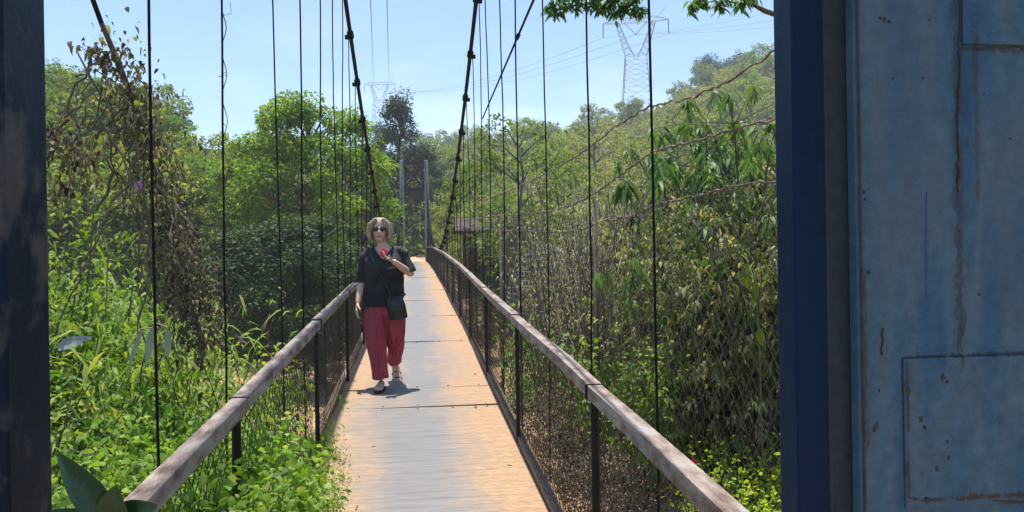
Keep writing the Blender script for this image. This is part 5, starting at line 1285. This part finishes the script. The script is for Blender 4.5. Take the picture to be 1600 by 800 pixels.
# crossbody bag: hangs from the shoulder, so a thing of its own
bag = empty('shoulder_bag', WL + Vector((0.125, -0.17, 0.78)), 'dark teal-black crossbody bag hanging at the walking woman\'s hip', 'bag')
mb = MB(); mb.loft([((0, 0, -.115), .075, .030), ((0, 0, -.10), .088, .038), ((-.005, 0, .02), .088, .038), ((-.008, 0, .10), .072, .026), ((-.008, 0, .112), .060, .014)], 24)
ob = mb.build('bag_body', M['bag'], bag, smooth=True); ob.rotation_euler = (0, R(-8), 0)
mb = MB(); mb.loft([((-.005, -.030, -.035), .080, .012), ((-.006, -.030, .02), .084, .016), ((-.008, -.022, .10), .074, .014)], 20); o_ = mb.build('flap', M['bag'], bag, smooth=True); o_.rotation_euler = (0, R(-8), 0)
sp_ = [Vector(p) - Vector((0.125, -0.17, 0.78)) for p in ((0.075, -0.175, 0.885), (0.03, -0.185, 0.98), (-0.04, -0.192, 1.12), (-0.10, -0.165, 1.25), (-0.125, -0.08, 1.345), (-0.125, 0.02, 1.375), (-0.10, 0.12, 1.30), (0.0, 0.165, 1.1), (.16, .12, .93), (.205, -.06, .90), (.185, -.15, .88))]
mb = MB(); 
fine = []
for i in range(len(sp_) - 1):
    for k in range(4): fine.append(sp_[i].lerp(sp_[i + 1], k / 4))
fine.append(sp_[-1]); mb.tube(fine, 0.008, 6); mb.build('strap', M['bag'], bag, smooth=True)
# phone
pc = lw_ + hd * 0.10 + Vector((-.008, -.012, 0.040))
ph = MB(); ph.box((0, 0, 0), (0.066, 0.010, 0.078)); po = ph.build('phone', M['phone'], None, bevel=0.005); po.location = WL + pc; po.rotation_euler = (R(-15), R(28), R(5))
tag(po, 'red-cased phone held at the chest in the walking woman\'s hand', 'phone')

for i, (x, y, a_) in enumerate(((-0.5, 2.5, 1.2), (-0.42, 3.1, 2.5), (0.55, 3.3, .4), (-0.56, 4.3, 4.0), (0.61, 5.0, 1.0), (0.12, 4.1, 5.0), (-0.3, 5.6, 2.0), (0.5, 6.6, .2), (0.2, 9.4, 1.7), (0.6, 8.1, 3.3))):
    o_ = obj('fallen_leaf', big_leaf_mesh(0.045, 0.022, -0.25, 5), M['thatch'] if i % 2 else MSIL); o_.location = (x, y, dz(y) + 0.004); o_.rotation_euler = (0, 0, a_)
    tag(o_, 'small curled dry leaf lying on the bridge deck', 'leaf', 'fallen leaves on the deck')

# ------------------------------------------------------------------ labels that single out look-alikes by their place
ORD = ['leftmost', 'second from the left', 'third from the left', 'fourth from the left', 'fifth from the left', 'sixth from the left', 'seventh from the left', 'eighth from the left', 'ninth from the left', 'tenth from the left', 'eleventh from the left', 'twelfth from the left', 'thirteenth from the left', 'fourteenth from the left', 'fifteenth from the left', 'sixteenth from the left', 'seventeenth from the left', 'eighteenth from the left']
def px_of(p):
    q = CM.transposed() @ (Vector(p) - CAM); return q.x / -q.z
groups = {}
for o_ in list(bpy.data.objects):
    if o_.parent is None and o_.get('group') and not o_['group'].startswith(('trees on', 'bushy trees', 'slender trees')):
        groups.setdefault(o_['group'], []).append(o_)
for gname, L in groups.items():
    L.sort(key=lambda o_: px_of(o_.location))
    for i, o_ in enumerate(L):
        o_['label'] = '%s, %s' % (o_['short'] if 'short' in o_ else o_['label'], ORD[min(i, len(ORD) - 1)] if i < len(L) - 1 or len(L) > len(ORD) else 'rightmost')

# ------------------------------------------------------------------ haze
hz = MB(); hz.box((0, 250, 35), (1900, 1520, 90)); 
ho = hz.build('haze', None)
m = bpy.data.materials.new('haze'); m.use_nodes = True; n = m.node_tree; n.nodes.clear()
oo = n.nodes.new('ShaderNodeOutputMaterial'); pv = n.nodes.new('ShaderNodeVolumePrincipled')
pv.inputs['Color'].default_value = (0.80, 0.90, 1.0, 1); pv.inputs['Density'].default_value = 0.00075; pv.inputs['Anisotropy'].default_value = 0.2
n.links.new(pv.outputs[0], oo.inputs['Volume']); ho.data.materials.append(m); tag(ho, 'pale blue haze over the valley', 'haze', kind='stuff')
